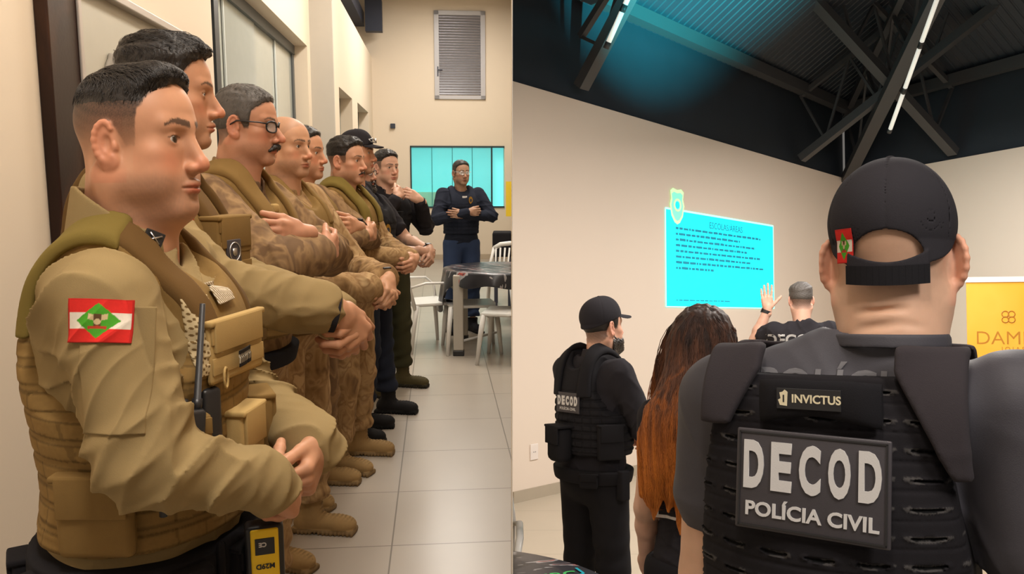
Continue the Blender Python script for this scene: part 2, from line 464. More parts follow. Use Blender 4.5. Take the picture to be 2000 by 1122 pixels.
def hair_sdf(p):
    wx = p.get('wx', 1); st = p.get('style', 'short'); tp = p.get('thick', .012); sd = p.get('side', .003); qx = p.get('quiff', 0)
    tq = p.get('crown', 0); hm = p.get('hmin', -.2)
    def base(P):
        return smin(ell((0, -.012, .036 - tq / 2), (.076 * wx, .093, .084 - tq / 2))(P), ell((0, .03, .03), (.065 * wx, .060, .068))(P), .03)
    def f(P):
        Z = P[:, 2]; Y = P[:, 1]
        t = sd + (tp - sd) * smooth(Z, .045, .095) + qx * smooth(Y, .0, .075) * smooth(Z, .06, .09)
        Q = P.copy(); Q[:, 1] *= .25; Q[:, 0] += .25 * P[:, 1]
        h0 = hairline(P, p.get('hl', .078))
        t = t * (.3 + .7 * smooth(h0, .0, .022)) * smooth(Z + .004 * nz(P, 160, 3), hm - .004, hm + .022) + tp * .16 * nz(P, 110, 4) * smooth(Z, .05, .09) + tp * .05 * nz(P, 400, 6) - .0015 * (1 - smooth(Z, hm - .004, hm + .01))
        d = base(P) - t
        h = hairline(P, p.get('hl', .078)) - .004 + (Z < p.get('hmin', -.2)) * -1.0
        h = np.minimum(h, Z - p.get('hmin', -.2) + .004 * nz(P, 200, 3))
        d = -smin(-d, h * .8, .004)
        return d
    return f
# ---------------------------------------------------------------- hands
def hand_prims(s, W, d, nrm, side, curl=(30, 45, 30), thumb=(.6, 35), sc=1.0, spread=4, pal=None):
    """s: field; W wrist; d finger direction; nrm palm normal (out of the palm); side +1 thumb on the d x nrm side"""
    W = Vector(W); d = Vector(d).normalized(); nrm = Vector(nrm); nrm = (nrm - d * nrm.dot(d)).normalized(); t = d.cross(nrm) * side
    q = lambda a, b, c: W + (d * a + t * b + nrm * c) * sc
    s.u(cone(q(-.03, 0, 0), q(.02, 0, 0), .026 * sc, .027 * sc), .01)
    for i, b in enumerate((.030, .010, -.010, -.028)):
        s.u(cone(q(.018, b * .6, 0), q(.085 - abs(b - .01) * .25, b, 0), .0155 * sc, .0125 * sc), .012)
    s.u(cone(q(.02, .022, .008), q(.06, .030, .012), .016 * sc, .012 * sc), .012)
    s.u(cone(q(.02, -.020, .008), q(.06, -.026, .008), .014 * sc, .011 * sc), .012)
    fl = [(.044, .026, .022), (.048, .030, .023), (.045, .028, .022), (.036, .021, .019)]
    tips = []
    for i, b in enumerate((.030, .010, -.010, -.028)):
        p0 = q(.088 - abs(b - .01) * .3, b, 0); a = 0; dirb = (b / .03) * spread
        for j in range(3):
            a += curl[j] * (1 + .06 * i)
            v = (d * math.cos(R(a)) + nrm * math.sin(R(a))) + t * math.sin(R(dirb)) * (1 if j == 0 else .3)
            p1 = p0 + v.normalized() * fl[i][j] * sc
            r0 = (.0098, .0088, .0080)[j] * sc; r1 = (.0090, .0080, .0070)[j] * sc
            if i == 3: r0 *= .88; r1 *= .88
            s.u(cone(p0, p1, r0, r1), .0045 if j else .006)
            p0 = p1
        tips.append(p0)
    # thumb leaves the side of the palm near its base
    ab, bend = thumb
    p0 = q(.022, .026, .006); v = (d * math.cos(R(48 * ab)) + t * math.sin(R(48 * ab)) + nrm * .25).normalized()
    p1 = p0 + v * .042 * sc; v2 = (v * math.cos(R(bend)) + (d * .7 + nrm * .5 - t * .3).normalized() * math.sin(R(bend))).normalized()
    p2 = p1 + v2 * .034 * sc; p3 = p2 + (v2 * .8 + v * .3).normalized() * .026 * sc
    s.u(cone(p0, p1, .0165 * sc, .0120 * sc), .010); s.u(cone(p1, p2, .0112 * sc, .0105 * sc), .005); s.u(cone(p2, p3, .0108 * sc, .0085 * sc), .004)
    return tips
# ---------------------------------------------------------------- bodies
J0 = dict(neck=(0, -.02, 1.50), shR=(.185, -.01, 1.445), shL=(-.185, -.01, 1.445), elR=(.26, -.02, 1.15), elL=(-.26, -.02, 1.15),
          wrR=(.24, .10, .92), wrL=(-.24, .10, .92), hipR=(.095, 0, .93), hipL=(-.095, 0, .93), knR=(.115, .02, .50), knL=(-.115, .02, .50),
          anR=(.125, -.02, .09), anL=(-.125, -.02, .09))
class Person:
    def __init__(s, name, label, pos, face, H, head, joints={}, wide=1, belly=0, M=None, group=None, deep=1, trz=(1.408, 1.490)):
        s.trz = trz
        s.k = H / 1.8; s.w = wide; s.belly = belly; s.hp = head; s.deep = deep
        s.root = empty(name, pos, R(face - 90), M); tag(s.root, label, 'person', group)
        s.J = {}
        for k, v in {**J0, **joints}.items():
            s.J[k] = Vector((v[0] * (wide if k[:2] in ('sh', 'el') else 1), v[1], v[2])) * s.k
    def torso(s, o=0.0, arms=False, hip=True):
        k, w, b, dp = s.k, s.w, s.belly, s.deep; t = S()
        E = lambda c, r: ell([x * k for x in c], [(r[0] * w) * k + o, (r[1] * dp) * k + o, r[2] * k + o])
        t.u(E((0, -.005, 1.30), (.165, .118, .19)))
        t.u(E((0, .005 + b * .3, 1.12), (.152 + b * .4, .112 + b, .19)), .05)
        if hip: t.u(E((0, -.005, .97), (.168 + b * .2, .118 + b * .3, .12)), .05)
        z1, z2 = s.trz; nx = s.J['neck'].x; ny = s.J['neck'].y
        t.u(cone((-.145 * w * k, -.012, z1 * k), (.145 * w * k, -.012, z1 * k), .058 * k + o, .058 * k + o), .05)
        for g in (-1, 1):
            t.u(cone((g * .13 * w * k, -.02, (z1 + .015) * k), (nx + g * .03 * k, ny - .008, z2 * k), .040 * k + o, .040 * k + o), .05)
            t.u(E((g * .075, .075, 1.34), (.07, .04, .07)), .05)
        return t
    def arm(s, t, g, o=0, to=1.0, r=(.058, .050, .046, .030), k=.03):
        a, b, c = s.J['sh' + g], s.J['el' + g], s.J['wr' + g]; q = s.k
        c2 = b + (c - b) * to
        t.u(cone(a, b, r[0] * q + o, r[1] * q + o), k); t.u(cone(b, c2, r[2] * q + o, (r[2] + (r[3] - r[2]) * to) * q + o), .02)
        return t
    def leg(s, t, g, o=0, r=(.088, .062, .056, .040), k=.03, to=1):
        a, b, c = s.J['hip' + g], s.J['kn' + g], s.J['an' + g]; q = s.k
        t.u(cone(a, b, r[0] * q + o, r[1] * q + o), k); t.u(cone(b, b + (c - b) * to, r[2] * q + o, r[3] * q + o), .03)
        return t
    def build_body(s, yaw=0, pitch=0, roll=0, hh=.0025, hands={}, bare=(), armh=.006, hpos=None, neckz=0, legs=True, hs=1.0, torso_o=-.008, hsv=(1, 1, 1)):
        hp = s.hp; k = s.k
        s.hs = hs
        c = s.J['neck'] + Vector((0, .035, .165 + neckz)) * k if hpos is None else Vector(hpos) * k
        s.HM = Matrix.Translation(c) @ Euler((R(pitch), R(roll), R(yaw))).to_matrix().to_4x4() @ Matrix.Diagonal((hs * hsv[0], hs * hsv[1], hs * hsv[2], 1))
        HF = head_sdf(hp); s.HF = HF
        v, q = sdf_mesh(HF, (-.1, -.125, -.22), (.1, .135, .135), hh)
        col = head_col(v, hp); Mn = np.array(s.HM, F); v = v @ Mn[:3, :3].T + Mn[:3, 3]
        VV = [v]; QQ = [q]; CC = [col]; n = len(v)
        sk = V3(hp['skin'][:3])
        def add(fn, lo, hi, h, cf=None):
            nonlocal n
            v, q = sdf_mesh(fn, lo, hi, h); VV.append(v); QQ.append(q + n); n += len(v)
            CC.append(cf(v) if cf else np.tile(sk, (len(v), 1)))
        t = s.torso(torso_o)
        for g in 'RL':
            s.arm(t, g, -.006)
            if legs: s.leg(t, g, -.012)
        add(t, (-.45, -.3, .05 if legs else .75), (.45, .45, 1.62 * k), .012)
        s.hf = {}
        for g, hd in hands.items():
            f = S(); a, b, cc = s.J['sh' + g], s.J['el' + g], s.J['wr' + g]
            if g in bare:
                st = bare[g]; P0 = a + (b - a) * st
                f.u(cone(P0, b, .052 * k * hd.get('fat', 1), .043 * k * hd.get('fat', 1)), .01)
                mid = b + (cc - b) * .3; f.u(cone(b, mid, .042 * k, .044 * k * hd.get('fat', 1)), .02); f.u(cone(mid, cc, .044 * k * hd.get('fat', 1), .028 * k), .02)
            else:
                f.u(cone(b + (cc - b) * .6, cc, .034 * k, .028 * k), .01)
            s.hf[g] = hand_prims(f, cc, hd['d'], hd['n'], hd['side'], hd.get('curl', (30, 45, 30)), hd.get('thumb', (.6, 35)), k * hd.get('sc', 1), hd.get('spread', 4))
            pts = [cc, cc + Vector(hd['d']).normalized() * .2] + s.hf[g] + [b if g in bare else cc] + ([a + (b - a) * bare[g]] if g in bare else [])
            lo = [min(p[i] for p in pts) - .07 for i in range(3)]; hi = [max(p[i] for p in pts) + .07 for i in range(3)]
            tips = np.array([list(p) for p in s.hf[g]], F)
            def cf(v, tips=tips):
                c = np.tile(sk, (len(v), 1)); d = np.sqrt(((v[:, None] - tips[None]) ** 2).sum(2)).min(1)
                mk = np.exp(-(d / .03) ** 2)[:, None] * .45; c = c * (1 - mk) + sk * V3((1.05, .75, .7)) * mk
                return c * (1 + .06 * nz(v, 90, 4))[:, None]
            add(f, lo, hi, hd.get('h', .003), cf)
        body = np_obj('body', np.concatenate(VV), np.concatenate(QQ), attr_mat('skin', .52, .12, 700, .12, .07, .35), s.root, np.concatenate(CC))
        # eyes
        if hp.get('eyes', True):
            for g in (-1, 1):
                gz = V3((hp.get('gaze', 0), 1, 0)); gz /= np.linalg.norm(gz)
                bm = bmesh.new(); bmesh.ops.create_uvsphere(bm, u_segments=24, v_segments=16, radius=.0128)
                me = bpy.data.meshes.new('eyeball')
                bm.to_mesh(me); bm.free()
                vv = np.array([v.co for v in me.vertices], F); dd = vv @ gz / .0128
                at = me.color_attributes.new('Col', 'FLOAT_COLOR', 'POINT'); c4 = np.ones((len(vv), 4), F)
                c4[:, :3] = np.where((dd > .955)[:, None], V3((.01, .007, .005)), np.where((dd > .86)[:, None], V3((.055, .028, .014)), V3((.55, .50, .46))))
                at.data.foreach_set('color', c4.ravel())
                for p in me.polygons: p.use_smooth = True
                me.materials.append(attr_mat('eye', .08, 0, 0, 0, .02, .6))
                o = bpy.data.objects.new('eye', me); C.objects.link(o); o.parent = s.root
                o.matrix_local = s.HM @ Matrix.Translation((g * .031, .0708, -.0015))
        return body
    def hair(s, m, h=.003):
        f = hair_sdf(s.hp)
        return sdf_obj('hair', f, (-.11, -.14, -.10), (.11, .13, .165), h, m, s.root, M=s.HM)
    def strands(s, m, n=2200, L=.028, zmin=.045, flow=(.25, 1, 0), r=.0007, lift=.0025, seed=1):
        f = hair_sdf(s.hp); rs = np.random.RandomState(seed)
        P = np.stack([rs.uniform(-.085, .085, n * 3), rs.uniform(-.11, .10, n * 3), rs.uniform(zmin, .16, n * 3)], 1).astype(F)
        P = project(f, P, 0, 8); P = P[(P[:, 2] > zmin) & (np.abs(f(P)) < .002) & (hairline(P, s.hp.get('hl', .078)) > .006)][:n]; n = len(P)
        fl = V3(flow) + rs.normal(0, .22, (n, 3)).astype(F); K = 5; rows = []; Q = P.copy(); top = smooth(P[:, 2], .06, .11)[:, None]
        fl = fl * top + V3((0, -.35, -1)) * (1 - top)
        ln = L * rs.uniform(.6, 1.2, n)[:, None] * (.35 + .65 * top)
        for j in range(K):
            g = grad(f, Q); t = fl - g * (fl * g).sum(1)[:, None]; t /= np.linalg.norm(t, axis=1)[:, None] + 1e-6
            b = np.cross(t, g); off = Q + g * (lift * math.sin((j + .3) / K * PI) + .0004) ; rr = r * (1 - .8 * j / (K - 1))
            rows.append(np.stack([off + b * rr, off + g * rr, off - b * rr], 1)); Q = project(f, Q + t * ln / K, 0, 2)
        A_ = np.stack(rows, 1); ok = (np.abs(np.diff(A_[:, :, 0], axis=1)).max((1, 2)) < .012) & (np.abs(f(Q)) < .006); A_ = A_[ok]; n = len(A_)
        Vv = A_.reshape(-1, 3); q = []; base = (np.arange(n) * K * 3)[:, None]
        for j in range(K - 1):
            for e in range(3): q.append(base + np.array([[j * 3 + e, j * 3 + (e + 1) % 3, (j + 1) * 3 + (e + 1) % 3, (j + 1) * 3 + e]]))
        return np_obj('hair_strands', Vv.astype(F), np.concatenate(q), m, s.root, None, s.HM)
    def head_part(s, name, fn, lo, hi, h, m, colf=None):
        return sdf_obj(name, fn, lo, hi, h, m, s.root, colf, M=s.HM)
# ---------------------------------------------------------------- cloth
def weave(name, c, amt=.12, **k): return mat(name, srgb(*c), .92, bs=900, bstr=.35, var=amt, vscale=9, spec=.15, dist=.0012, **k)
KHAKI = weave('khaki_twill', (143, 123, 85))
CAMO = ramp_mat('desert_camo', [(.30, srgb(112, 86, 58)), (.42, srgb(148, 118, 80)), (.50, srgb(168, 138, 98)), (.58, srgb(138, 108, 74)), (.66, srgb(180, 152, 112))], 13, vec=(1, 1, .7), const=False)
CAMO2 = ramp_mat('brown_camo', [(.34, srgb(100, 78, 58)), (.45, srgb(126, 100, 72)), (.54, srgb(146, 118, 84)), (.62, srgb(112, 88, 64))], 13, vec=(1, 1, .7), const=False)
COY = weave('coyote_nylon', (128, 102, 60), .16)
COYD = weave('coyote_dark', (96, 72, 40), .12)
COYL = weave('coyote_light', (176, 148, 96), .15)
OLV = weave('olive_padding', (116, 100, 50), .12)
BLK = weave('black_nylon', (30, 29, 32), .15)
BLKC = weave('black_cotton', (40, 38, 42), .12)
GREYT = mat('charcoal_jersey', srgb(70, 68, 74), .62, bs=700, bstr=.15, var=.08, vscale=6, spec=.3)
NAVY = weave('dark_navy_cloth', (34, 38, 50), .15)
JEANS = weave('denim', (52, 66, 96), .2)
OLIVE = weave('dark_olive_cloth', (58, 56, 38), .2)
PLAST = mat('black_plastic', (.018, .018, .02, 1), .38, bs=300, bstr=.08)
RUB = mat('rubber_badge', srgb(62, 58, 62), .5, bs=600, bstr=.1)
BRASS = mat('brass', srgb(190, 150, 70), .3, metal=1)
STEEL = mat('steel', (.6, .6, .62, 1), .3, metal=1)
LETTER = mat('reflective_letter', srgb(205, 202, 200), .45, bs=500, bstr=.1)
YEL = mat('yellow_plastic', srgb(240, 200, 20), .4)
BADGE = attr_mat('badge_cloth', .85, 0, 900, .3, .1, .2, 200)
SOLE = attr_mat('boot_leather', .8, 0, 300, .3, .1, .25)
HAIRD = mat('dark_hair', (.018, .014, .012, 1), .48, bs=260, bstr=.5, spec=.5)
HAIRG = mat('greying_hair', (.085, .075, .068, 1), .6, bs=500, bstr=.6, var=.35, vscale=300)
LENS = None
def glass(name, col=(1, 1, 1, 1), rough=.02, alpha=.18):
    if name in MATS: return MATS[name]
    m, nt, b = newmat(name); b.inputs['Base Color'].default_value = col; b.inputs['Roughness'].default_value = rough
    b.inputs['Alpha'].default_value = alpha; b.inputs['Specular IOR Level'].default_value = 1
    MATS[name] = m; return m
# ---------------------------------------------------------------- garments
def shirt(P, m, sleeve={}, h=.006, o=.010, bottom=.93, name='shirt', fold=.009, r=(.072, .062, .060, .044), cuff=True, seedv=1, neckcut=True, torso_fold=1.0, kk=.03, top=None):
    k = P.k; s = P.torso(o)
    for g in 'RL':
        to = sleeve.get(g, .93)
        if to <= 0:                                                     # short sleeve ending on the upper arm
            a, b = P.J['sh' + g], P.J['el' + g]; e = a + (b - a) * (-to)
            s.u(cone(a, e, r[0] * k, (r[0] - .006) * k), kk)
        else:
            a, b, c = P.J['sh' + g], P.J['el' + g], P.J['wr' + g]; e = b + (c - b) * to
            s.u(cone(a, b, r[0] * k, r[1] * k), kk); s.u(cone(b, e, r[2] * k, (r[3] + (r[2] - r[3]) * (1 - to)) * k), .012)
            if cuff: s.u(cone(b + (c - b) * (to - .13), e, (r[3] + .004) * k, (r[3] + .003) * k), .004)
    s.clip(lambda Q: bottom * k - Q[:, 2])
    if neckcut:
        nk = P.J['neck']; z2 = P.trz[1]; s.cut(cone((nk.x, nk.y + .01 * k, (z2 - .005) * k), (nk.x, nk.y + .05 * k, (z2 + .19) * k), .066 * k, .10 * k), .01)
    cen = {g: (V3(P.J['el' + g]), V3((P.J['el' + g] - P.J['sh' + g]).normalized()), V3((P.J['wr' + g] - P.J['el' + g]).normalized())) for g in 'RL'}
    def dsp(Q):
        d = np.zeros(len(Q), F)
        for g in 'RL':
            e, d1, d2 = cen[g]; q = Q - e; dist = np.sqrt((q ** 2).sum(1))
            wgt = np.exp(-(dist / .16) ** 2); t = q @ ((d1 + d2) / 2)
            nn = np.sin((t * 75 + 2.6 * nz(Q, 11, seedv + 3)) + 1.5 * (q @ np.cross(d1, d2)) * 30)
            d += fold * wgt * ((1 - np.abs(nn)) ** 1.8 * 1.6 - .5) * (.6 + .4 * nz(Q, 14, seedv + 6))
        d += folds(fold * .8 * torso_fold, 38, seedv)(Q)
        return d
    s.disp.append(dsp)
    J = [P.J[a + g] for a in ('sh', 'el', 'wr') for g in 'RL'] + [Vector((0, -.2 * k, .9 * k)), Vector((0, .26 * k + P.belly, 1.5 * k))]
    lo = [min(p[i] for p in J) - .10 for i in range(3)]; hi = [max(p[i] for p in J) + .10 for i in range(3)]; lo[2] = bottom * k - .02; hi[2] = max(1.56 * k, max(p[2] for p in J) + .08)
    P.shirt_f = s
    return sdf_obj(name, s, lo, hi, h, m, P.root)
def collar(P, m, h=.003, r=.068, z0=1.475, z1=1.575, lean=.03, name='collar', open_=True, yo=None):
    k = P.k; T_ = P.HM.translation; xo = T_.x; yo = T_.y - .034; r = P.hp.get('neck', .058) * P.hs + .009
    c0 = (xo, yo - .010, z0 * k); c1 = (xo, yo + .004, z1 * k)
    f = cone(c0, c1, (r + .012) * k, r * k); s = S()
    s.u(lambda Q: np.abs(f(Q)) - .0028)
    s.clip(lambda Q: np.maximum(Q[:, 2] - (z1 * k - .0 - np.clip(Q[:, 1] - yo + .05, 0, 1) * .62 + .004 * nz(Q, 30, 2)), z0 * k - .02 - Q[:, 2] - np.clip(Q[:, 1] - yo + .02, 0, 1) * .35))
    if open_: s.cut(lambda Q: np.maximum(np.abs(Q[:, 0] - xo) - (.004 + .30 * np.clip(Q[:, 2] - (z0 - .01) * k, 0, 1)), yo + .03 - Q[:, 1]), .004)
    return sdf_obj(name, s, (-.14, -.17, z0 * k - .09), (.14, .17, z1 * k + .03), h, m, P.root)
def trousers(P, m, h=.008, o=.0, top=.98, fold=.008, name='trousers', seedv=3, bot=.16, r=(.105, .082, .076, .070)):
    k = P.k; s = S(); s.u(ell((0, -.005 * k, .95 * k), (.170 * P.w * k, .128 * P.deep * k + P.belly * .3, .12 * k)))
    for g in 'RL': P.leg(s, g, 0, r, .03)
    s.u(ell((0, -.05 * k, .90 * k), (.13 * k, .08 * k, .10 * k)), .04)
    s.clip(lambda Q: np.maximum(Q[:, 2] - top * k, bot * k - Q[:, 2]))
    def dsp(Q):
        w_ = .35 + .65 * np.exp(-((Q[:, 2] - .50 * k) / .12) ** 2) + .9 * np.exp(-((Q[:, 2] - .22 * k) / .09) ** 2)
        n = np.sin(Q[:, 2] * 62 + 3 * nz(Q, 10, seedv) + Q[:, 0] * 14)
        return fold * w_ * n * (.5 + .5 * nz(Q, 8, seedv + 2))
    s.disp.append(dsp)
    J = [P.J[a + g] for a in ('kn', 'an', 'hip') for g in 'RL']
    lo = [min(p[i] for p in J) - .19 for i in range(3)]; hi = [max(p[i] for p in J) + .19 for i in range(3)]; lo[2] = bot * k - .02; hi[2] = top * k + .02
    P.trous_f = s
    return sdf_obj(name, s, lo, hi, h, m, P.root)
def boots(P, c1, c2, h=.005, splay=8, high=.25, low=False):
    for g in 'RL':
        a = P.J['an' + g]; k = P.k; sg = 1 if g == 'R' else -1
        s = S(); s.u(cone((0, 0, .09), (0, -.005, high), .048, .056)); s.u(cone((0, -.03, .050), (0, .11, .045), .046, .040), .03)
        s.u(ell((0, .145, .042), (.047, .062, .040)), .02); s.u(ell((0, -.045, .045), (.040, .04, .045)), .02)
        s.u(box((0, .055, .012), (.046, .15, .014), .012), .004)
        s.cut(box((0, .02, -.003), (.05, .02, .010), .004), .004)
        s.clip(lambda Q: np.maximum(-Q[:, 2], Q[:, 2] - high))
        def dsp(Q):
            fr = np.exp(-(Q[:, 0] / .022) ** 2) * smooth(Q[:, 1], .0, .04) * smooth(Q[:, 2], .06, .075)
            lug = (Q[:, 2] < .018) * .003 * np.sign(np.sin(Q[:, 1] * 330)) * (np.abs(Q[:, 0]) > .025)
            return .004 * fr * np.sin((Q[:, 2] - Q[:, 1]) * 300) + lug + folds(.003, 40, 3)(Q) * (Q[:, 2] > .08)
        s.disp.append(dsp)
        def cf(v, c1=c1, c2=c2):
            c = np.tile(V3(c1[:3]), (len(v), 1)); mk = (v[:, 2] < .026)
            c[mk] = V3(c2[:3]); fr = np.exp(-(v[:, 0] / .018) ** 2) * smooth(v[:, 1], .0, .04) * (v[:, 2] > .06) * (np.sin((v[:, 2] - v[:, 1]) * 300) > 0)
            return c * (1 - .35 * fr[:, None])
        o = sdf_obj('boot' if not low else 'shoe', s, (-.08, -.12, -.02), (.08, .23, high + .02), h, SOLE, P.root, cf)
        o.matrix_local = Matrix.Translation((a.x, a.y, 0)) @ Matrix.Rotation(R(-sg * splay), 4, 'Z')
def carrier(P, m, h=.004, o=.034, bottom=1.0, rows=True, xt=.135, name='plate_carrier', neckd=.10, armz=1.27, mol=.0018):
    k = P.k; T = P.torso(o, hip=True); s = S(); s.u(T)
    lim = lambda z: np.interp(z, [1.0 * k, (armz - .07) * k, armz * k, (armz + .09) * k, 1.6 * k], [.5, .5, (xt + .045) * k, xt * k, xt * k])
    s.clip(lambda Q: (np.abs(Q[:, 0]) - lim(Q[:, 2])) * .8, .012)
    s.clip(lambda Q: bottom * k - Q[:, 2], .01)
    s.cut(ell((0, .10 * k, (1.50 + .02) * k), (.080 * k, .12 * k, neckd * k)), .012)
    s.cut(cone((0, -.02 * k, 1.46 * k), (0, -.02 * k, 1.7 * k), .085 * k, .085 * k), .012)
    s.cut(ell((0, -.14 * k, 1.55 * k), (.075 * k, .12 * k, .09 * k)), .012)
    def dsp(Q):
        z = Q[:, 2] / k
        if rows:
            ph = ((z - bottom) / .038) % 1.0
            band = smooth(ph, .10, .18) * (1 - smooth(ph, .78, .86)) * (z < 1.36) * (z > bottom + .02)
            st = np.abs(((Q[:, 0] / .038) % 1) - .5) > .44
            return mol * band * (1 - .8 * st) + folds(.004, 30, 4)(Q)
        return folds(.003, 25, 4)(Q)
    s.disp.append(dsp)
    P.vest_f = s; x = .30 * P.w
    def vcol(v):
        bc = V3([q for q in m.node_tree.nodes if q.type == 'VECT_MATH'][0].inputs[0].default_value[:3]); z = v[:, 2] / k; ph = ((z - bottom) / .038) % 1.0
        edge = (np.minimum(np.abs(ph - .14), np.abs(ph - .82)) < .055) & (z < 1.36); st = (np.abs(((v[:, 0] / .038) % 1) - .5) > .46) & (ph > .14) & (ph < .82) & (z < 1.36)  # dark band edges: thin shadow lines painted in, doubling as seam thread
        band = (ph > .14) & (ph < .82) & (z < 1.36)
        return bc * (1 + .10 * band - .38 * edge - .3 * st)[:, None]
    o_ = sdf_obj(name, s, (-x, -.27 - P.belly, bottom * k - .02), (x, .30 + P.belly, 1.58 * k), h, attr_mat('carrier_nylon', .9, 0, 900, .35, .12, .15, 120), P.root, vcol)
    P.vest = o_
    return o_
def strap_pad(P, m, o=.041, x0=.068, x1=.112, zmin=1.36, h=.004, name='shoulder_pad', side=(1, -1), par=None, yb=-.3, yf=.3):
    k = P.k; T = P.torso(o)
    T2 = P.torso(o - .022)
    for g in side:
        s = S(); s.u(T); s.cut(T2, .003)
        s.clip(lambda Q: np.maximum(np.maximum(g * Q[:, 0] - x1 * k * P.w, x0 * k * P.w - g * Q[:, 0]), np.maximum(zmin * k - Q[:, 2], np.maximum(yb * k - Q[:, 1], Q[:, 1] - yf * k))), .012)
        s.disp.append(folds(.002, 40, 7))
        sdf_obj(name, s, (-.25, -.28, zmin * k - .02), (.25, .28, 1.62 * k), h, m, par or P.vest)
def belt(P, m, z=.98, hgt=.05, o=.03, h=.005, name='belt'):
    k = P.k; T = P.torso(o); s = S(); s.u(T)
    s.clip(lambda Q: np.abs(Q[:, 2] - z * k) - hgt / 2, .004)
    P.belt_f = s
    b = sdf_obj(name, s, (-.32, -.30, z * k - hgt), (.32, .34, z * k + hgt), h, m, P.root); P.belt = b
    return b
def surf(P, fn, az, z, off=0):
    """point of fn at azimuth az (0 = front, 90 = the right side) and height z (already scaled)"""
    a = R(az); d = Vector((math.sin(a), math.cos(a), 0))
    lo, hi = .0, .5; q = lambda r: float(fn(np.array([[d.x * r, d.y * r, z]], F))[0])
    r = .45
    while r > .02 and q(r) > 0: r -= .004
    return d * (r + off) + Vector((0, 0, z)), d
def pouch(P, fn, az, z, w, hh, d, m, par, name='pouch', flap=True, tilt=0, bev=.008, flapm=None, rows=0):
    p, n = surf(P, fn, az, z * P.k, d * .35)
    M = Matrix.Translation(p) @ Matrix.Rotation(-R(az), 4, 'Z') @ Matrix.Rotation(R(tilt), 4, 'Y')
    bm = bmesh.new(); add_box(bm, (-w / 2, -d / 2, -hh / 2), (w / 2, d / 2, hh / 2), bev)
    for i in range(rows):
        zz = -hh / 2 + (i + .6) * hh / rows; add_box(bm, (-w / 2 * .96, d / 2 - .002, zz - hh / rows * .28), (w / 2 * .96, d / 2 + .002, zz + hh / rows * .28), .001)
    o = bm_obj(name, bm, m, par, M, True); sm(o)
    if flap:
        bm = bmesh.new(); add_box(bm, (-w / 2 - .003, -d / 2, hh / 2 - .005), (w / 2 + .003, d / 2 + .005, hh / 2 + .006), .004)
        add_box(bm, (-w / 2 * .9, d / 2 - .002, hh * .02), (w / 2 * .9, d / 2 + .0055, hh / 2 + .004), .0025)
        sm(bm_obj('flap', bm, flapm or m, o, None, True))
    return o
def sm(o, ang=35):
    me = o.data
    for p in me.polygons: p.use_smooth = True
    try: me.set_sharp_from_angle(angle=R(ang))
    except Exception: pass
    return o
def flag_col(u, v):
    red, wht, grn, pale, brn = [V3(srgb(*c)[:3]) for c in ((205, 44, 38), (214, 205, 190), (70, 150, 40), (190, 170, 130), (90, 66, 40))]
    c = np.where((np.abs(v) > .36)[:, None], red, wht)
    c = np.where((np.abs(u) / .68 + np.abs(v) / .82 < 1)[:, None], grn, c)
    wing = (np.abs(v - .10 - .35 * np.abs(u)) < .13) & (np.abs(u) < .30)
    c = np.where(wing[:, None], pale, c)
    c = np.where((np.abs(u) < .11)[:, None] & (np.abs(v + .02) < .34)[:, None], brn, c)
    c = np.where(((np.abs(v + .30 + .3 * u * u) < .07) & (np.abs(u) < .3))[:, None], V3(srgb(170, 60, 40)[:3]), c)
    c = np.where(((u ** 2 * 1.5 + (v + .05) ** 2) < .018)[:, None], pale, c)
    ed = (np.abs(u) > .95) | (np.abs(v) > .94)
    return np.where(ed[:, None], red * .7, c)
def cap_dome(wx, zf):
    g = smin_f(ell((0, -.010, .048), (.084 * wx, .104, .092)), ell((0, .02, .06), (.072 * wx, .07, .078)), .02)
    def f(Q):
        Q = Q.copy(); Q[:, 2] = np.maximum(Q[:, 2], zf); return g(Q)
    return f
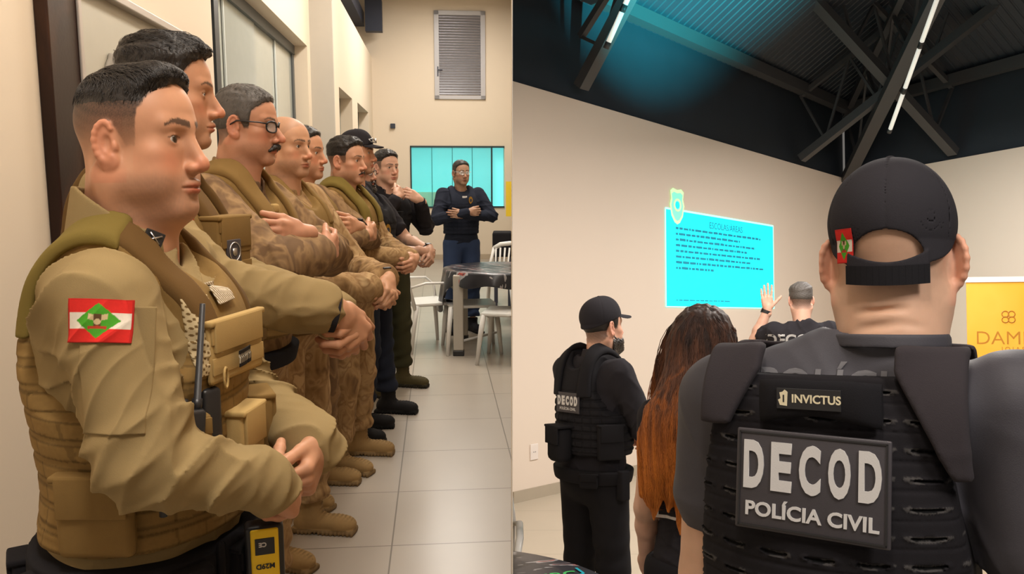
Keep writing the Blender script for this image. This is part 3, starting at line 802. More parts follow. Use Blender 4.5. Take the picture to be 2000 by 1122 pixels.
def cap(P, m, opening=False, h=.003, brim=True, par=None, size=1.0):
    wx = P.hp.get('wx', 1) * size
    dome = cap_dome(wx, .020)
    s = S()
    if opening: s.u(lambda Q: np.maximum(dome(Q), -(dome(Q) + .0035)))
    else: s.u(dome)
    bk = .016 if opening else 0
    s.clip(lambda Q: (.030 + .22 * (Q[:, 1]) + (Q[:, 1] < -.02) * .10 * (Q[:, 1] + .02) - bk * smooth(-Q[:, 1], -.02, .07)) - Q[:, 2], .003)
    if opening:
        s.cut(lambda Q: np.maximum(ell((0, -.10, -.004), (.047, .09, .036))(Q), Q[:, 1] + .02), .003)
        s.u(lambda Q: np.maximum(np.maximum(np.abs(dome(Q) + .0005) - .0035, np.abs(Q[:, 2] + .022 - 6 * Q[:, 0] ** 2) - .0115), np.maximum(Q[:, 1] + .02, np.abs(Q[:, 0]) - .052)), .002)
    def seam(Q):
        a = np.arctan2(Q[:, 0], -(Q[:, 1] + .01)); d = np.zeros(len(Q), F)
        for t in (0, 1.05, -1.05, 2.1, -2.1, 3.14):
            d -= .0007 * np.exp(-((np.abs(a - t) * np.hypot(Q[:, 0], Q[:, 1] + .01)) / .0026) ** 2)
        return d * (Q[:, 2] > .02) + .0006 * nz(Q, 60, 1)
    s.disp.append(seam)
    o = sdf_obj('cap', s, (-.11, -.135, -.04), (.11, .125, .155), h, m, P.root, M=P.HM, marg=.004)
    if brim:
        b = S(); b.u(lambda Q: np.maximum(np.abs(Q[:, 2] - (.055 - 4.2 * Q[:, 0] ** 2 - .22 * (Q[:, 1] - .07))) - .0018, ell((0, .085, .05), (.074, .080, .08))(Q)))
        b.clip(lambda Q: .068 - 5 * Q[:, 0] ** 2 - Q[:, 1], .002)
        sdf_obj('brim', b, (-.085, .03, .0), (.085, .175, .075), .0025, m, o)
    bm = bmesh.new(); bmesh.ops.create_uvsphere(bm, u_segments=12, v_segments=8, radius=.008)
    for v in bm.verts: v.co = Vector((v.co.x, v.co.y - .006, v.co.z * .5 + .140))
    bm_obj('button', bm, m, o, None, True)
    return o
def smin_f(a, b, k): return lambda Q: smin(a(Q), b(Q), k)
def glasses(P, m, round_=False, lw=.024, lh=.017):
    bm = bmesh.new()
    for g in (-1, 1):
        pts = []
        for i in range(20):
            a = 2 * PI * i / 20; c, s_ = math.cos(a), math.sin(a); e = 1 if round_ else .75
            x = lw * math.copysign(abs(c) ** e, c); z = lh * math.copysign(abs(s_) ** e, s_)
            pts.append((g * .032 + x, .101 - abs(g * .032 + x) ** 2 * 5.0, z - .003))
        add_tube(bm, pts, .0017 if round_ else .0026, 6, closed=True)
        if not round_: add_tube(bm, [p for p in pts[0:11]], .0034, 6)
        add_tube(bm, [(g * .056, .088, .006), (g * .078, .07, .008), (g * .083, .0, .010), (g * .083, -.025, -.006)], .0024, 6)
    add_tube(bm, [(-.010, .100, .002), (0, .104, .005), (.010, .100, .002)], .0022, 6)
    o = bm_obj('glasses', bm, m, P.root, P.HM, True)
    for g in (-1, 1):
        bm = bmesh.new(); vs = []
        for i in range(20):
            a = 2 * PI * i / 20; x = g * .032 + lw * math.cos(a); vs.append((x, lh * math.sin(a) - .003))
        f = [bm.verts.new((x, .1005 - x * x * 5, z)) for x, z in vs]; bm.faces.new(f)
        b2 = [bm.verts.new((x, .0990 - x * x * 5, z)) for x, z in vs]; bm.faces.new(b2[::-1])
        bm_obj('lens', bm, glass('lens_glass'), o)
    return o
def facial(P, name, fn, m, h=.0025):
    return sdf_obj(name, fn, (-.09, -.03, -.16), (.09, .14, -.03), h, m, P.root, M=P.HM)
def moustache(P, m, w=.030, t=.007, droop=.012):
    s = S(); s.chain([(-w, .086, -.066 - droop), (-w * .5, .099, -.0655), (0, .105, -.0625), (w * .5, .099, -.0655), (w, .086, -.066 - droop)], [t * .45, t * .95, t * .9, t * .95, t * .45], .004)
    s.disp.append(lambda Q: .0016 * nz(Q * V3((1, 1, .35)), 900, 2))
    return facial(P, 'moustache', s, m, .002)
def beard(P, m, t=.007, z=-.05, low=0):
    HF = P.HF
    def f(Q):
        Z = Q[:, 2]; X = np.abs(Q[:, 0]); d = HF(Q) - t * smooth(-Z, -z, .085) - .002 * nz(Q, 400, 2) - low * smooth(-Z, .09, .12)
        zl = np.interp(Q[:, 1], [-.01, .02, .05, .075, .1], [-.02, -.045, -.062, -.060, -.058])
        c = Z - zl
        lip = ell((0, .10, -.0755), (.021, .03, .009))(Q)
        back = -.004 - Q[:, 1]
        return np.maximum(np.maximum(np.maximum(d, c), -lip), np.maximum(back, -.145 - Z))
    return facial(P, 'beard', f, m, .003)
def wristband(P, g, m, t=.85, r=.034, w=.014, name='watch', face_=True):
    b, c = P.J['el' + g], P.J['wr' + g]; p = b + (c - b) * t; d = (c - b).normalized()
    u = d.orthogonal().normalized(); v = d.cross(u)
    bm = bmesh.new(); N_ = 28; r *= P.k
    rings = []
    for sgn, rr in ((-1, r), (1, r), (1, r + .003), (-1, r + .003)):
        rings.append([bm.verts.new(p + d * sgn * w + (u * math.cos(2 * PI * i / N_) + v * math.sin(2 * PI * i / N_)) * rr) for i in range(N_)])
    for a in range(4):
        A, B = rings[a], rings[(a + 1) % 4]
        for i in range(N_): bm.faces.new((A[i], A[(i + 1) % N_], B[(i + 1) % N_], B[i]))
    o = bm_obj(name, bm, m, P.root, None, True); sm(o)
    if face_:
        up = Vector((0, 0, 1)); n = (up - d * up.dot(d)).normalized(); q = p + n * (r + .003)
        M = frame_M(q, d, n.cross(d)); bm = bmesh.new(); add_box(bm, (-.018, -.018, -.002), (.018, .018, .007), .005)
        sm(bm_obj('watch_face', bm, PLAST, o, M))
    return o
def mtube(name, pts, r, m, par, seg=8, closed=False, M=None):
    bm = bmesh.new(); add_tube(bm, pts, r, seg, closed=closed); return bm_obj(name, bm, m, par, M, True)
# ================================================================ LEFT: the hall
WALL = mat('cream_paint', srgb(216, 202, 182), .75, bs=60, bstr=.04, var=.015, vscale=2)
GREYW = mat('grey_paint_and_shade', srgb(178, 172, 162), .8, bs=60, bstr=.04, var=.015)  # plain grey, also serves as painted shade on the pilaster face
FRM = mat('grey_aluminium', srgb(150, 150, 152), .45, bs=100, bstr=.02)
DARK = mat('dark_steel', srgb(44, 48, 62), .6)
def floor_mat(name, col, line, ts, rough, ox=0, oy=0):
    m, nt, b = newmat(name); b.inputs['Roughness'].default_value = rough; b.inputs['Specular IOR Level'].default_value = .32
    c = N(nt, 'ShaderNodeTexCoord'); mp = N(nt, 'ShaderNodeMapping'); mp.inputs['Location'].default_value = (ox, oy, 0)
    nt.links.new(c.outputs['Object'], mp.inputs[0])
    br = N(nt, 'ShaderNodeTexBrick', offset=0, squash=1); br.inputs['Color1'].default_value = col
    br.inputs['Color2'].default_value = tuple(v * .96 for v in col[:3]) + (1,); br.inputs['Mortar'].default_value = line
    br.inputs['Scale'].default_value = 1; br.inputs['Mortar Size'].default_value = .0035; br.inputs['Brick Width'].default_value = ts; br.inputs['Row Height'].default_value = ts
    nt.links.new(mp.outputs[0], br.inputs[0])
    n = N(nt, 'ShaderNodeTexNoise', _Scale=3, _Detail=6); nt.links.new(c.outputs['Object'], n.inputs['Vector'])
    r = N(nt, 'ShaderNodeMapRange'); r.inputs[3].default_value = .93; r.inputs[4].default_value = 1.05; nt.links.new(n.outputs[0], r.inputs[0])
    mx = N(nt, 'ShaderNodeVectorMath', operation='SCALE'); nt.links.new(br.outputs[0], mx.inputs[0]); nt.links.new(r.outputs[0], mx.inputs['Scale'])
    nt.links.new(mx.outputs[0], b.inputs['Base Color'])
    bp = N(nt, 'ShaderNodeBump', _Strength=.3, _Distance=.002, invert=True); nt.links.new(br.outputs['Fac'], bp.inputs['Height']); nt.links.new(bp.outputs[0], b.inputs['Normal'])
    return m
def struct(name, lo, hi, m, M, bev=0):
    return tag(box_obj(name, lo, hi, m, None, M, bev), kind='structure')
def wall_holes(name, x0, x1, u0, u1, z0, z1, holes, m, M, along='v'):
    """wall slab between x0..x1 running along u0..u1 with rectangular holes (ua, ub, za, zb)"""
    bm = bmesh.new(); us = sorted({u0, u1, *[h[0] for h in holes], *[h[1] for h in holes]}); zs = sorted({z0, z1, *[h[2] for h in holes], *[h[3] for h in holes]})
    for i in range(len(us) - 1):
        for j in range(len(zs) - 1):
            cu, cz = (us[i] + us[i + 1]) / 2, (zs[j] + zs[j + 1]) / 2
            if any(h[0] < cu < h[1] and h[2] < cz < h[3] for h in holes): continue
            if along == 'v': add_box(bm, (x0, us[i], zs[j]), (x1, us[i + 1], zs[j + 1]))
            else: add_box(bm, (us[i], x0, zs[j]), (us[i + 1], x1, zs[j + 1]))
    bmesh.ops.remove_doubles(bm, verts=bm.verts, dist=1e-4)
    return tag(bm_obj(name, bm, m, None, M), kind='structure')
HALLF = floor_mat('polished_tile', srgb(166, 157, 146), srgb(116, 109, 100), .62, .30, .215, .29)
EV = 15.9
fl_ = mesh_obj('floor', [(-1.45, -1.5, 0), (.15, -1.5, 0), (1.44, EV, 0), (-1.45, EV, 0)], [(0, 1, 2, 3)], HALLF, None, ML); tag(fl_, kind='structure')
# the floor stops at the partition that also carries the camera's edge
pb = bmesh.new()
pv = [(0, .45), (.0025, 3), (.003, EV + .35), (-.003, EV + .35), (-.0025, 3)]
add_prism(pb, pv, -3.2, 7.5)
tag(bm_obj('wall_partition', pb, WALL), kind='structure')
wall_holes('wall_left', -1.75, -1.45, -1.5, 10.03, 0, 6.2, [(5.68, 9.76, 0.02, 3.07)], WALL, ML)
wall_holes('wall_left', -1.75, -1.19, 10.04, EV, 0, 3.82, [(10.5, 12.1, .02, 2.70), (12.9, 14.9, .02, 2.72)], WALL, ML)
struct('pilaster_shade_face', (-1.75, 9.98, 0), (-1.19, 10.045, 6.2), GREYW, ML)  # pilaster face turned from the light: its shade is put into the grey
wall_holes('wall_back', EV, EV + .25, -3.2, 1.5, 0, 8, [(-.50, 1.30, 1.0, 2.18)], WALL, ML, 'u')
struct('baseboard_back', (-1.19, EV - .015, 0), (1.4, EV, .10), mat('beige_skirting', srgb(176, 160, 138), .5), ML)
struct('baseboard_left', (-1.45, -1.5, 0), (-1.435, 9.98, .10), MATS['beige_skirting'], ML)
# high recess above the lower part of the left wall
struct('wall_recess', (-3.3, 10.04, 3.7), (-3.1, EV, 8), GREYW, ML)
struct('ceiling', (-3.3, -1.5, 6.2), (1.6, EV + .2, 6.35), mat('roof_underside', srgb(120, 118, 112), .8), ML)
bm = bmesh.new()
add_box(bm, (-2.6, 14.0, 4.55), (-1.0, 14.15, 4.8)); add_box(bm, (-1.5, 13.0, 4.35), (-1.3, 15.85, 4.6)); add_box(bm, (-1.25, 15.4, 4.2), (-.95, 15.6, 4.75))
for i in range(4): add_tube(bm, [(-2.4 + i * .35, 14.07, 4.8), (-2.2 + i * .35, 14.07, 5.3)], .03, 6)
tag(bm_obj('roof_beam', bm, DARK, None, ML), 'dark steel roof beam crossing above the low side wall near the end wall', 'beam')
# sliding glass window in the side wall
gl = mat('smoky_glass', srgb(168, 172, 164), .08, spec=.9)
wn = box_obj('window_1', (-1.72, 5.68, .02), (-1.66, 9.76, 3.07), FRM, None, ML); tag(wn, kind='structure')
bm = bmesh.new()
for a, b in ((5.68, 5.78), (9.66, 9.76)): add_box(bm, (-1.66, a, .02), (-1.60, b, 3.07))
add_box(bm, (-1.66, 5.68, 2.97), (-1.59, 9.76, 3.07)); add_box(bm, (-1.66, 5.68, .02), (-1.59, 9.76, .1))
bm_obj('window_frame', bm, mat('charcoal_frame', srgb(74, 78, 80), .5), wn)
for i, (a, b, xx) in enumerate(((5.78, 6.7, -1.64), (6.7, 7.8, -1.625), (7.8, 8.75, -1.64), (8.75, 9.66, -1.625))):
    p = box_obj('pane', (xx - .004, a, .1), (xx + .004, b, 2.97), gl, wn)
    if i: box_obj('pane_edge', (xx - .006, a - .012, .1), (xx + .008, a + .012, 2.97), mat('pale_edge', srgb(196, 204, 204), .3), wn)
box_obj('window_stile', (-1.61, 6.15, .1), (-1.55, 6.27, 2.97), mat('black_frame', srgb(30, 34, 38), .4), wn)
for i, (a, b, t) in enumerate(((10.5, 12.1, 2.70), (12.9, 14.9, 2.72))):
    d = box_obj('door_%d' % (i + 1), (-1.5, a, .02), (-1.44, b, t), mat('sage_door', srgb(140, 146, 140), .5), None, ML); tag(d, kind='structure')
    bm = bmesh.new(); add_box(bm, (-1.44, a, .02), (-1.36, a + .08, t)); add_box(bm, (-1.44, b - .08, .02), (-1.36, b, t)); add_box(bm, (-1.44, a, t - .09), (-1.36, b, t))
    bm_obj('door_frame', bm, mat('sage_frame', srgb(120, 126, 120), .5), d)
    box_obj('door_glass', (-1.44, a + .3, .4), (-1.43, b - .3, t - .3), glass('door_glass', srgb(120, 130, 128), .05, 1), d)
# serving hatch with tinted glass, lit from the room behind it
wb = box_obj('window_2', (-.52, EV + .24, .98), (1.32, EV + .30, 2.20), mat('lit_room_behind', srgb(120, 232, 236), .5, emit=.62), None, ML); tag(wb, kind='structure')
bm = bmesh.new(); add_box(bm, (-.50, EV - .02, 2.145), (1.3, EV + .03, 2.18)); add_box(bm, (-.50, EV - .02, 1.0), (1.3, EV + .02, 1.03)); add_box(bm, (-.50, EV - .02, 1.0), (-.475, EV + .03, 2.18)); add_box(bm, (1.04, EV - .02, 1.0), (1.07, EV + .03, 2.18))
bm_obj('window_frame', bm, mat('dark_green_frame', srgb(24, 52, 56), .4), wb)
for x in (-.09, .30, .68): box_obj('pane_edge', (x - .006, EV - .005, 1.03), (x + .006, EV + .01, 2.145), mat('teal_edge', srgb(40, 120, 124), .3), wb)
box_obj('window_pane', (-.475, EV + .0, 1.03), (1.04, EV + .006, 2.145), glass('teal_pane', srgb(120, 230, 235), .05, .25), wb)
box_obj('counter', (-.48, EV + .12, 1.03), (.3, EV + .22, 1.30), mat('pale_counter', srgb(200, 240, 190), .6), wb)
# louvred steel shutter high on the end wall
sh = empty('louvre_shutter', (-.02, EV, 3.05), 0, ML); tag(sh, 'grey metal louvred hatch high on the end wall', 'shutter')
LV = mat('louvre_metal', srgb(176, 174, 178), .28, metal=.75)
bm = bmesh.new()
for a, b in (((0, -.04, 0), (.09, .0, 1.62)), ((.87, -.04, 0), (.96, 0, 1.62)), ((0, -.04, 0), (.96, 0, .07)), ((0, -.04, 1.54), (.96, 0, 1.62))): add_box(bm, a, b, .004)
bm_obj('frame', bm, mat('shutter_frame', srgb(176, 174, 176), .4), sh)
for i in range(30):
    z = .08 + i * .049; bm = bmesh.new(); v = [(.09, -.004, z), (.09, -.028, z + .008), (.09, -.008, z + .046)]
    a = [bm.verts.new(p) for p in v]; b = [bm.verts.new((.87, p[1], p[2])) for p in v]
    bm.faces.new(a); bm.faces.new(b[::-1])
    for q in range(3): bm.faces.new((a[q], b[q], b[(q + 1) % 3], a[(q + 1) % 3]))
    bm_obj('slat', bm, LV, sh)
bm = bmesh.new(); add_box(bm, (.055, -.055, .42), (.075, -.04, .60), .003); add_tube(bm, [(.065, -.05, .53), (.065, -.085, .53), (.15, -.085, .53)], .009, 8)
bm_obj('handle', bm, DARK, sh, None, True)
tag(box_obj('junction_box', (-.86, EV - .06, 2.50), (-.77, EV, 2.59), DARK, None, ML, .008), 'small black box fixed on the end wall above the men', 'box')
# dark framed picture behind the nearest men
pf = empty('framed_shirt', (-1.45, 3.22, 0), 0, ML); tag(pf, 'dark wooden box frame holding a grey shirt on pale backing', 'picture frame')
WOODF = ramp_mat('burnt_wood', [(0, srgb(24, 16, 14)), (.5, srgb(44, 28, 22)), (.72, srgb(96, 62, 40)), (1, srgb(40, 26, 22))], 3.0, .35, 60, .3, (1, .6, .3), 5, False)
PX = .05
bm = bmesh.new(); add_box(bm, (0, 0, 1.30), (PX, .26, 2.45), .008); add_box(bm, (0, 0, 1.10), (PX, 1.70, 1.34), .008)
bm_obj('frame', bm, WOODF, pf)
bm = bmesh.new(); add_box(bm, (PX, .245, 1.32), (PX + .012, .275, 2.40), .004); add_box(bm, (.0, .245, 2.36), (PX + .012, 1.68, 2.40), .006); add_box(bm, (.0, 1.64, 1.3), (PX + .012, 1.69, 2.40), .006)
bm_obj('inner_rim', bm, mat('silver_rim', srgb(180, 172, 165), .35, metal=.3), pf)
box_obj('backing', (.005, .2, 1.2), (.02, 1.66, 2.38), mat('grey_backing', srgb(176, 172, 158), .5, spec=.6), pf)
s = S(); s.u(box((.03, .86, 1.72), (.012, .25, .42), .01)); s.u(cone((.03, .62, 2.05), (.03, .45, 1.75), .06, .05), .04); s.u(cone((.03, 1.10, 2.05), (.03, 1.26, 1.75), .06, .05), .04); s.cut(ell((.04, .86, 2.15), (.05, .07, .07)), .01)
s.clip(lambda Q: np.abs(Q[:, 0] - .03) - .012, .004); s.disp.append(folds(.01, 12, 2))
sdf_obj('shirt', s, (0, .3, 1.2), (.06, 1.4, 2.25), .012, mat('grey_jersey', srgb(140, 134, 124), .8), pf)
# ---------------------------------------------------------------- tables and chairs
WHT = mat('white_plastic', srgb(214, 212, 208), .35, bs=40, bstr=.02)
def clip_part(o, side=-1, gap=.004):
    """trim a mesh that would pass through the partition"""
    bpy.context.view_layer.update(); me = o.data.copy() if o.data.users > 1 else o.data
    o.data = me; bm = bmesh.new(); bm.from_mesh(me); bm.transform(o.matrix_world)
    bmesh.ops.bisect_plane(bm, geom=bm.verts[:] + bm.edges[:] + bm.faces[:], plane_co=(side * gap, 0, 0), plane_no=(-side, 0, 0), clear_outer=True)
    bmesh.ops.holes_fill(bm, edges=[e for e in bm.edges if e.is_boundary and all(abs(v.co.x - side * gap) < 1e-4 for v in e.verts)], sides=0)
    bm.transform(o.matrix_world.inverted()); bm.to_mesh(me); bm.free()
def clip_tree(o, side=-1):
    for c in list(o.children): clip_tree(c, side)
    if o.type == 'MESH':
        bpy.context.view_layer.update()
        if any((o.matrix_world @ v.co).x * side < .004 for v in o.data.vertices): clip_part(o, side)
for o_ in [q for q in C.objects if q.type == 'MESH' and q.parent is None and q.name.split('.')[0] in ('floor', 'wall_back', 'ceiling', 'baseboard_back', 'window_2')]: clip_tree(o_)
def plastic_chair(loc, rz, label, group='white plastic chairs round the hall table', back=True, name='plastic_chair', M=None):
    t = empty(name, loc, rz, M); tag(t, label, 'chair', group)
    bm = bmesh.new(); add_prism(bm, [(-.20, -.20), (.20, -.20), (.23, .0), (.22, .22), (-.22, .22), (-.23, 0)], .42, .445)
    bmesh.ops.bevel(bm, geom=bm.edges[:], offset=.008, segments=2, affect='EDGES'); sm(bm_obj('seat', bm, WHT, t))
    for g in (-1, 1):
        for y0, y1 in ((.19, .24), (-.17, -.25)):
            bm = bmesh.new(); add_tube(bm, [(g * .20, y0, .43), (g * .225, (y0 + y1) / 2, .25), (g * .245, y1, 0)], [.026, .022, .016], 8)
            bm_obj('leg', bm, WHT, t, None, True)
    if back:
        bm = bmesh.new()
        for i in range(7):
            x = -.15 + i * .05; add_tube(bm, [(x * .85, -.20, .44), (x, -.25, .62), (x * 1.1, -.30, .80)], .011, 6, flat=((0, 1, 0), .5))
        for g in (-1, 1): add_tube(bm, [(g * .21, -.19, .40), (g * .215, -.25, .62), (g * .19, -.31, .80)], .019, 8)
        add_tube(bm, [(-.19, -.31, .79), (-.12, -.33, .835), (0, -.335, .85), (.12, -.33, .835), (.19, -.31, .79)], .026, 8)
        bm_obj('backrest', bm, WHT, t, None, True)
        for g in (-1, 1):
            bm = bmesh.new(); add_tube(bm, [(g * .215, -.24, .60), (g * .25, -.10, .64), (g * .25, .12, .63), (g * .235, .20, .56), (g * .22, .21, .43)], .017, 8, flat=((0, 0, 1), .7)); bm_obj('armrest', bm, WHT, t, None, True)
    return t
def cloth_mat(name, base):
    m, nt, b = newmat(name); b.inputs['Roughness'].default_value = .35; b.inputs['Specular IOR Level'].default_value = .5
    c = N(nt, 'ShaderNodeTexCoord'); mp = N(nt, 'ShaderNodeMapping'); mp.inputs['Scale'].default_value = (2, 9, 2); mp.inputs['Rotation'].default_value = (0, 0, .5)
    nt.links.new(c.outputs['Object'], mp.inputs[0]); n = N(nt, 'ShaderNodeTexNoise', _Scale=3, _Detail=2); nt.links.new(mp.outputs[0], n.inputs['Vector'])
    r = N(nt, 'ShaderNodeValToRGB'); cr = r.color_ramp; cr.interpolation = 'CONSTANT'
    for i, (p, q) in enumerate(((0, base), (.60, srgb(150, 148, 150)), (.66, srgb(150, 60, 50)), (.68, base))):
        e = cr.elements[i] if i < 2 else cr.elements.new(p); e.position = p; e.color = q
    nt.links.new(n.outputs[0], r.inputs[0]); nt.links.new(r.outputs[0], b.inputs['Base Color'])
    return m
TCL = cloth_mat('printed_tablecloth', srgb(40, 40, 46))
tb = empty('round_table', (-.10, 7.62, 0)); tag(tb, 'white plastic table with square grey legs under the printed black cloth', 'table')
bm = bmesh.new(); bmesh.ops.create_cone(bm, cap_ends=True, segments=48, radius1=.52, radius2=.52, depth=.03)
for v in bm.verts: v.co.z += .735
bm_obj('tabletop', bm, WHT, tb)
for x, y in ((-.38, -.38), (-.38, .32)):
    bm = bmesh.new(); add_box(bm, (x - .045, y - .035, .05), (x + .045, y + .035, .73), .01); add_box(bm, (x - .05, y - .04, 0), (x + .05, y + .04, .05), .008, mi=1)
    bm_obj('leg', bm, [GREYW, PLAST], tb)
bm = bmesh.new(); add_tube(bm, [(-.38, -.36, .12), (-.05, .1, .12)], .012, 6); bm_obj('stretcher', bm, WHT, tb)
# cloth: flat disc with a hanging uneven skirt that has two pointed corners
V = []; Fc = []; NA, NR = 120, 16
for j in range(NR + 1):
    for i in range(NA):
        a = 2 * PI * i / NA
        corner = max(0, math.cos(2 * (a - R(35)))) ** 3; drop = .12 + .30 * corner + .015 * math.sin(a * 9)
        if j <= 6: r = .54 * j / 6; V.append((r * math.cos(a), r * math.sin(a), .757 - (.004 if j == 6 else 0)))
        else:
            t = (j - 6) / (NR - 6); r = .54 + .02 * math.sin(t * PI / 2) + .022 * t * math.sin(a * 13 + 1) + .02 * t * corner
            V.append((r * math.cos(a), r * math.sin(a), .755 - drop * t))
for j in range(NR):
    for i in range(NA): Fc.append((j * NA + i, j * NA + (i + 1) % NA, (j + 1) * NA + (i + 1) % NA, (j + 1) * NA + i))
tc = mesh_obj('tablecloth', V, Fc, TCL, None, Matrix.Translation((-.10, 7.62, 0)) @ Matrix.Rotation(R(150), 4, 'Z'), True)
md = tc.modifiers.new('thick', 'SOLIDIFY'); md.thickness = .002
tag(tc, 'black printed cloth draped over the round hall table', 'tablecloth')
clip_tree(tb); clip_tree(tc)
CH = [plastic_chair((-.82, 7.62, 0), R(-60), 'white plastic armchair at the round table beside the man in olive trousers'),
      plastic_chair((-.38, 7.50, 0), R(10), 'white plastic stool tucked under the cloth behind the thick grey table leg', back=False, name='plastic_stool'),
      plastic_chair((-.13, 8.95, 0), R(160), 'white plastic chair standing behind the round table beside the man in jeans'),
      plastic_chair((-.02, 7.05, 0), R(80), 'white plastic seat cut by the partition in front of the round table', back=False, name='plastic_stool')]
for c in CH: clip_tree(c)
bg = empty('covered_box', (-.10, 10.2, 0)); tag(bg, 'black covered box on legs behind the white chairs beside the partition', 'box')
bm = bmesh.new(); add_box(bm, (-.14, -.2, .62), (.094, .2, .92), .02); bm_obj('cover', bm, BLK, bg)
bm = bmesh.new(); add_box(bm, (-.12, -.18, 0), (-.08, -.14, .62)); add_box(bm, (.05, -.18, 0), (.09, -.14, .62)); add_box(bm, (-.12, .14, 0), (-.08, .18, .62)); add_box(bm, (.05, .14, 0), (.09, .18, .62)); bm_obj('leg', bm, DARK, bg)
yb = box_obj('yellow_banner', (-.10, 13.5, .95), (-.006, 13.53, 1.52), mat('yellow_print', srgb(226, 196, 40), .6)); tag(yb, 'sliver of a yellow banner beside the partition', 'banner')
# ================================================================ the men along the hall wall
TANB = srgb(150, 122, 80); TANS = srgb(120, 98, 66)
GRP = 'men standing along the hall wall'
SK1 = dict(skin=(.52, .265, .155), haircol=(.022, .016, .013))
# ---- 1: nearest, in profile
h1 = dict(SK1, jaw=1.10, browh=1.35, cheek=.006, neck=.067, thick=.007, side=.001, quiff=.011, hmin=.046, crown=.016, hl=.080, fade=(.012, .050), stubble=.34, scalp=1.0, moles=[(.055, .03, -.055)], ear=.96, gaze=.1, chin=.0)
m1 = Person('person', 'nearest man in profile, khaki shirt, tan vest, flag on sleeve, hands clasped low', (-.645, 1.40, 0), 1, 1.78, h1,
            dict(shR=(.180, .030, 1.43), elR=(.240, .105, 1.195), wrR=(.135, .255, 1.12), elL=(-.25, .08, 1.18), wrL=(-.02, .30, 1.13), neck=(0, .0, 1.50)), 1.04, .0, deep=1.20, group=GRP)
m1.build_body(yaw=-7, pitch=1, hh=.002, hs=1.03, hsv=(1, .95, 1.05), hpos=(0, .018, 1.680), hands=dict(R=dict(d=(-.75, .25, -.55), n=(-.3, -.85, -.3), side=1, curl=(55, 60, 40), thumb=(1.1, 5), h=.0025),
              L=dict(d=(.8, -.05, -.4), n=(-.2, -.9, .2), side=-1, curl=(50, 60, 40), thumb=(.6, 20))))
m1.hair(HAIRD, .002); m1.strands(HAIRD, 3200, .034, .055, (.5, 1, .2))
shirt(m1, KHAKI, {'R': .97, 'L': .97}, .004, .012, r=(.076, .068, .064, .047), fold=.015, seedv=1)
collar(m1, KHAKI, .003, .076, 1.47, 1.60)
trousers(m1, CAMO2, .01)
boots(m1, TANB, TANS, .01)
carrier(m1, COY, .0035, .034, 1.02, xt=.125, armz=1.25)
strap_pad(m1, OLV, .042, .066, .128, 1.36, .004, yb=-.15, yf=.03)
strap_pad(m1, COYD, .038, .070, .120, 1.33, .004, name='shoulder_strap', yb=-.02, yf=.30)
patch('sleeve_pocket', m1.shirt_f, (.34, .078, 1.345), (.04, .99, 0), (-.22, .03, 1), .092, .18, lambda u, v: np.ones((len(u), 3), F), KHAKI, m1.root, off=.0030, nx=60, ny=80, thick=.004)
patch('flag_patch', m1.shirt_f, (.33, .056, 1.415), (.04, .99, 0), (-.25, .05, 1), .082, .062, flag_col, BADGE, m1.root, off=.0062, nx=90, ny=66)
belt(m1, BLK, .965, .065, .045)
for az, w_ in ((20, .05), (52, .06), (88, .05), (118, .07), (150, .06)):
    pouch(m1, m1.belt_f, az, .945, w_, .075, .03, BLK, m1.belt, 'belt_pouch')
pouch(m1, m1.belt_f, 35, .965, .016, .09, .012, BLK, m1.belt, 'belt_keeper', False)
pouch(m1, m1.vest_f, 90, 1.09, .12, .13, .025, COY, m1.vest, 'side_pouch', True, bev=.014)
pouch(m1, m1.vest_f, 72, 1.19, .06, .14, .030, COY, m1.vest, 'magazine_pouch', True)
pouch(m1, m1.vest_f, 50, 1.17, .075, .14, .04, COY, m1.vest, 'radio_pouch', False, rows=3)
pouch(m1, m1.vest_f, 8, 1.15, .085, .13, .035, COYL, m1.vest, 'magazine_pouch', True)
pouch(m1, m1.vest_f, -25, 1.15, .085, .13, .045, COY, m1.vest, 'magazine_pouch', True)
pouch(m1, m1.vest_f, 14, 1.33, .16, .10, .012, COYL, m1.vest, 'admin_pouch', True, rows=2)
pouch(m1, m1.vest_f, 58, 1.315, .040, .055, .012, COYD, m1.vest, 'webbing_keeper', False)
pouch(m1, m1.vest_f, 60, 1.275, .022, .04, .014, BLK, m1.vest, 'tourniquet', False)
def badge_plate(P, fn, az, z, w, hh, m, par, name='rank_badge', sym=None, out=.002):
    p, n = surf(P, fn, az, z * P.k, out); M = Matrix.Translation(p) @ Matrix.Rotation(-R(az), 4, 'Z')
    bm = bmesh.new(); add_box(bm, (-w / 2, -.003, -hh / 2), (w / 2, .003, hh / 2), .002); o = sm(bm_obj(name, bm, m, par, M))
    if sym == 'x':
        bm = bmesh.new()
        for g in (-1, 1): add_tube(bm, [(-g * w * .28, .0045, -hh * .28), (g * w * .05, .0045, 0), (g * w * .28, .0045, hh * .30)], [.0022, .0016, .0026], 6)
        bm_obj('crossed_emblem', bm, STEEL, o, None, True)
    if sym == 'ring':
        bm = bmesh.new(); add_tube(bm, [(math.cos(a / 16 * 2 * PI) * w * .38, .004, math.sin(a / 16 * 2 * PI) * hh * .38) for a in range(16)], .0016, 6, closed=True)
        add_prism(bm, [(-w * .14, -hh * .1), (0, -hh * .2), (w * .14, -hh * .1), (w * .14, hh * .14), (-w * .14, hh * .14)], .003, .005, Matrix.Rotation(R(90), 4, 'X') @ Matrix.Scale(-1, 4, (0, 0, 1)))
        bm_obj('emblem', bm, STEEL, o, None, True)
    return o
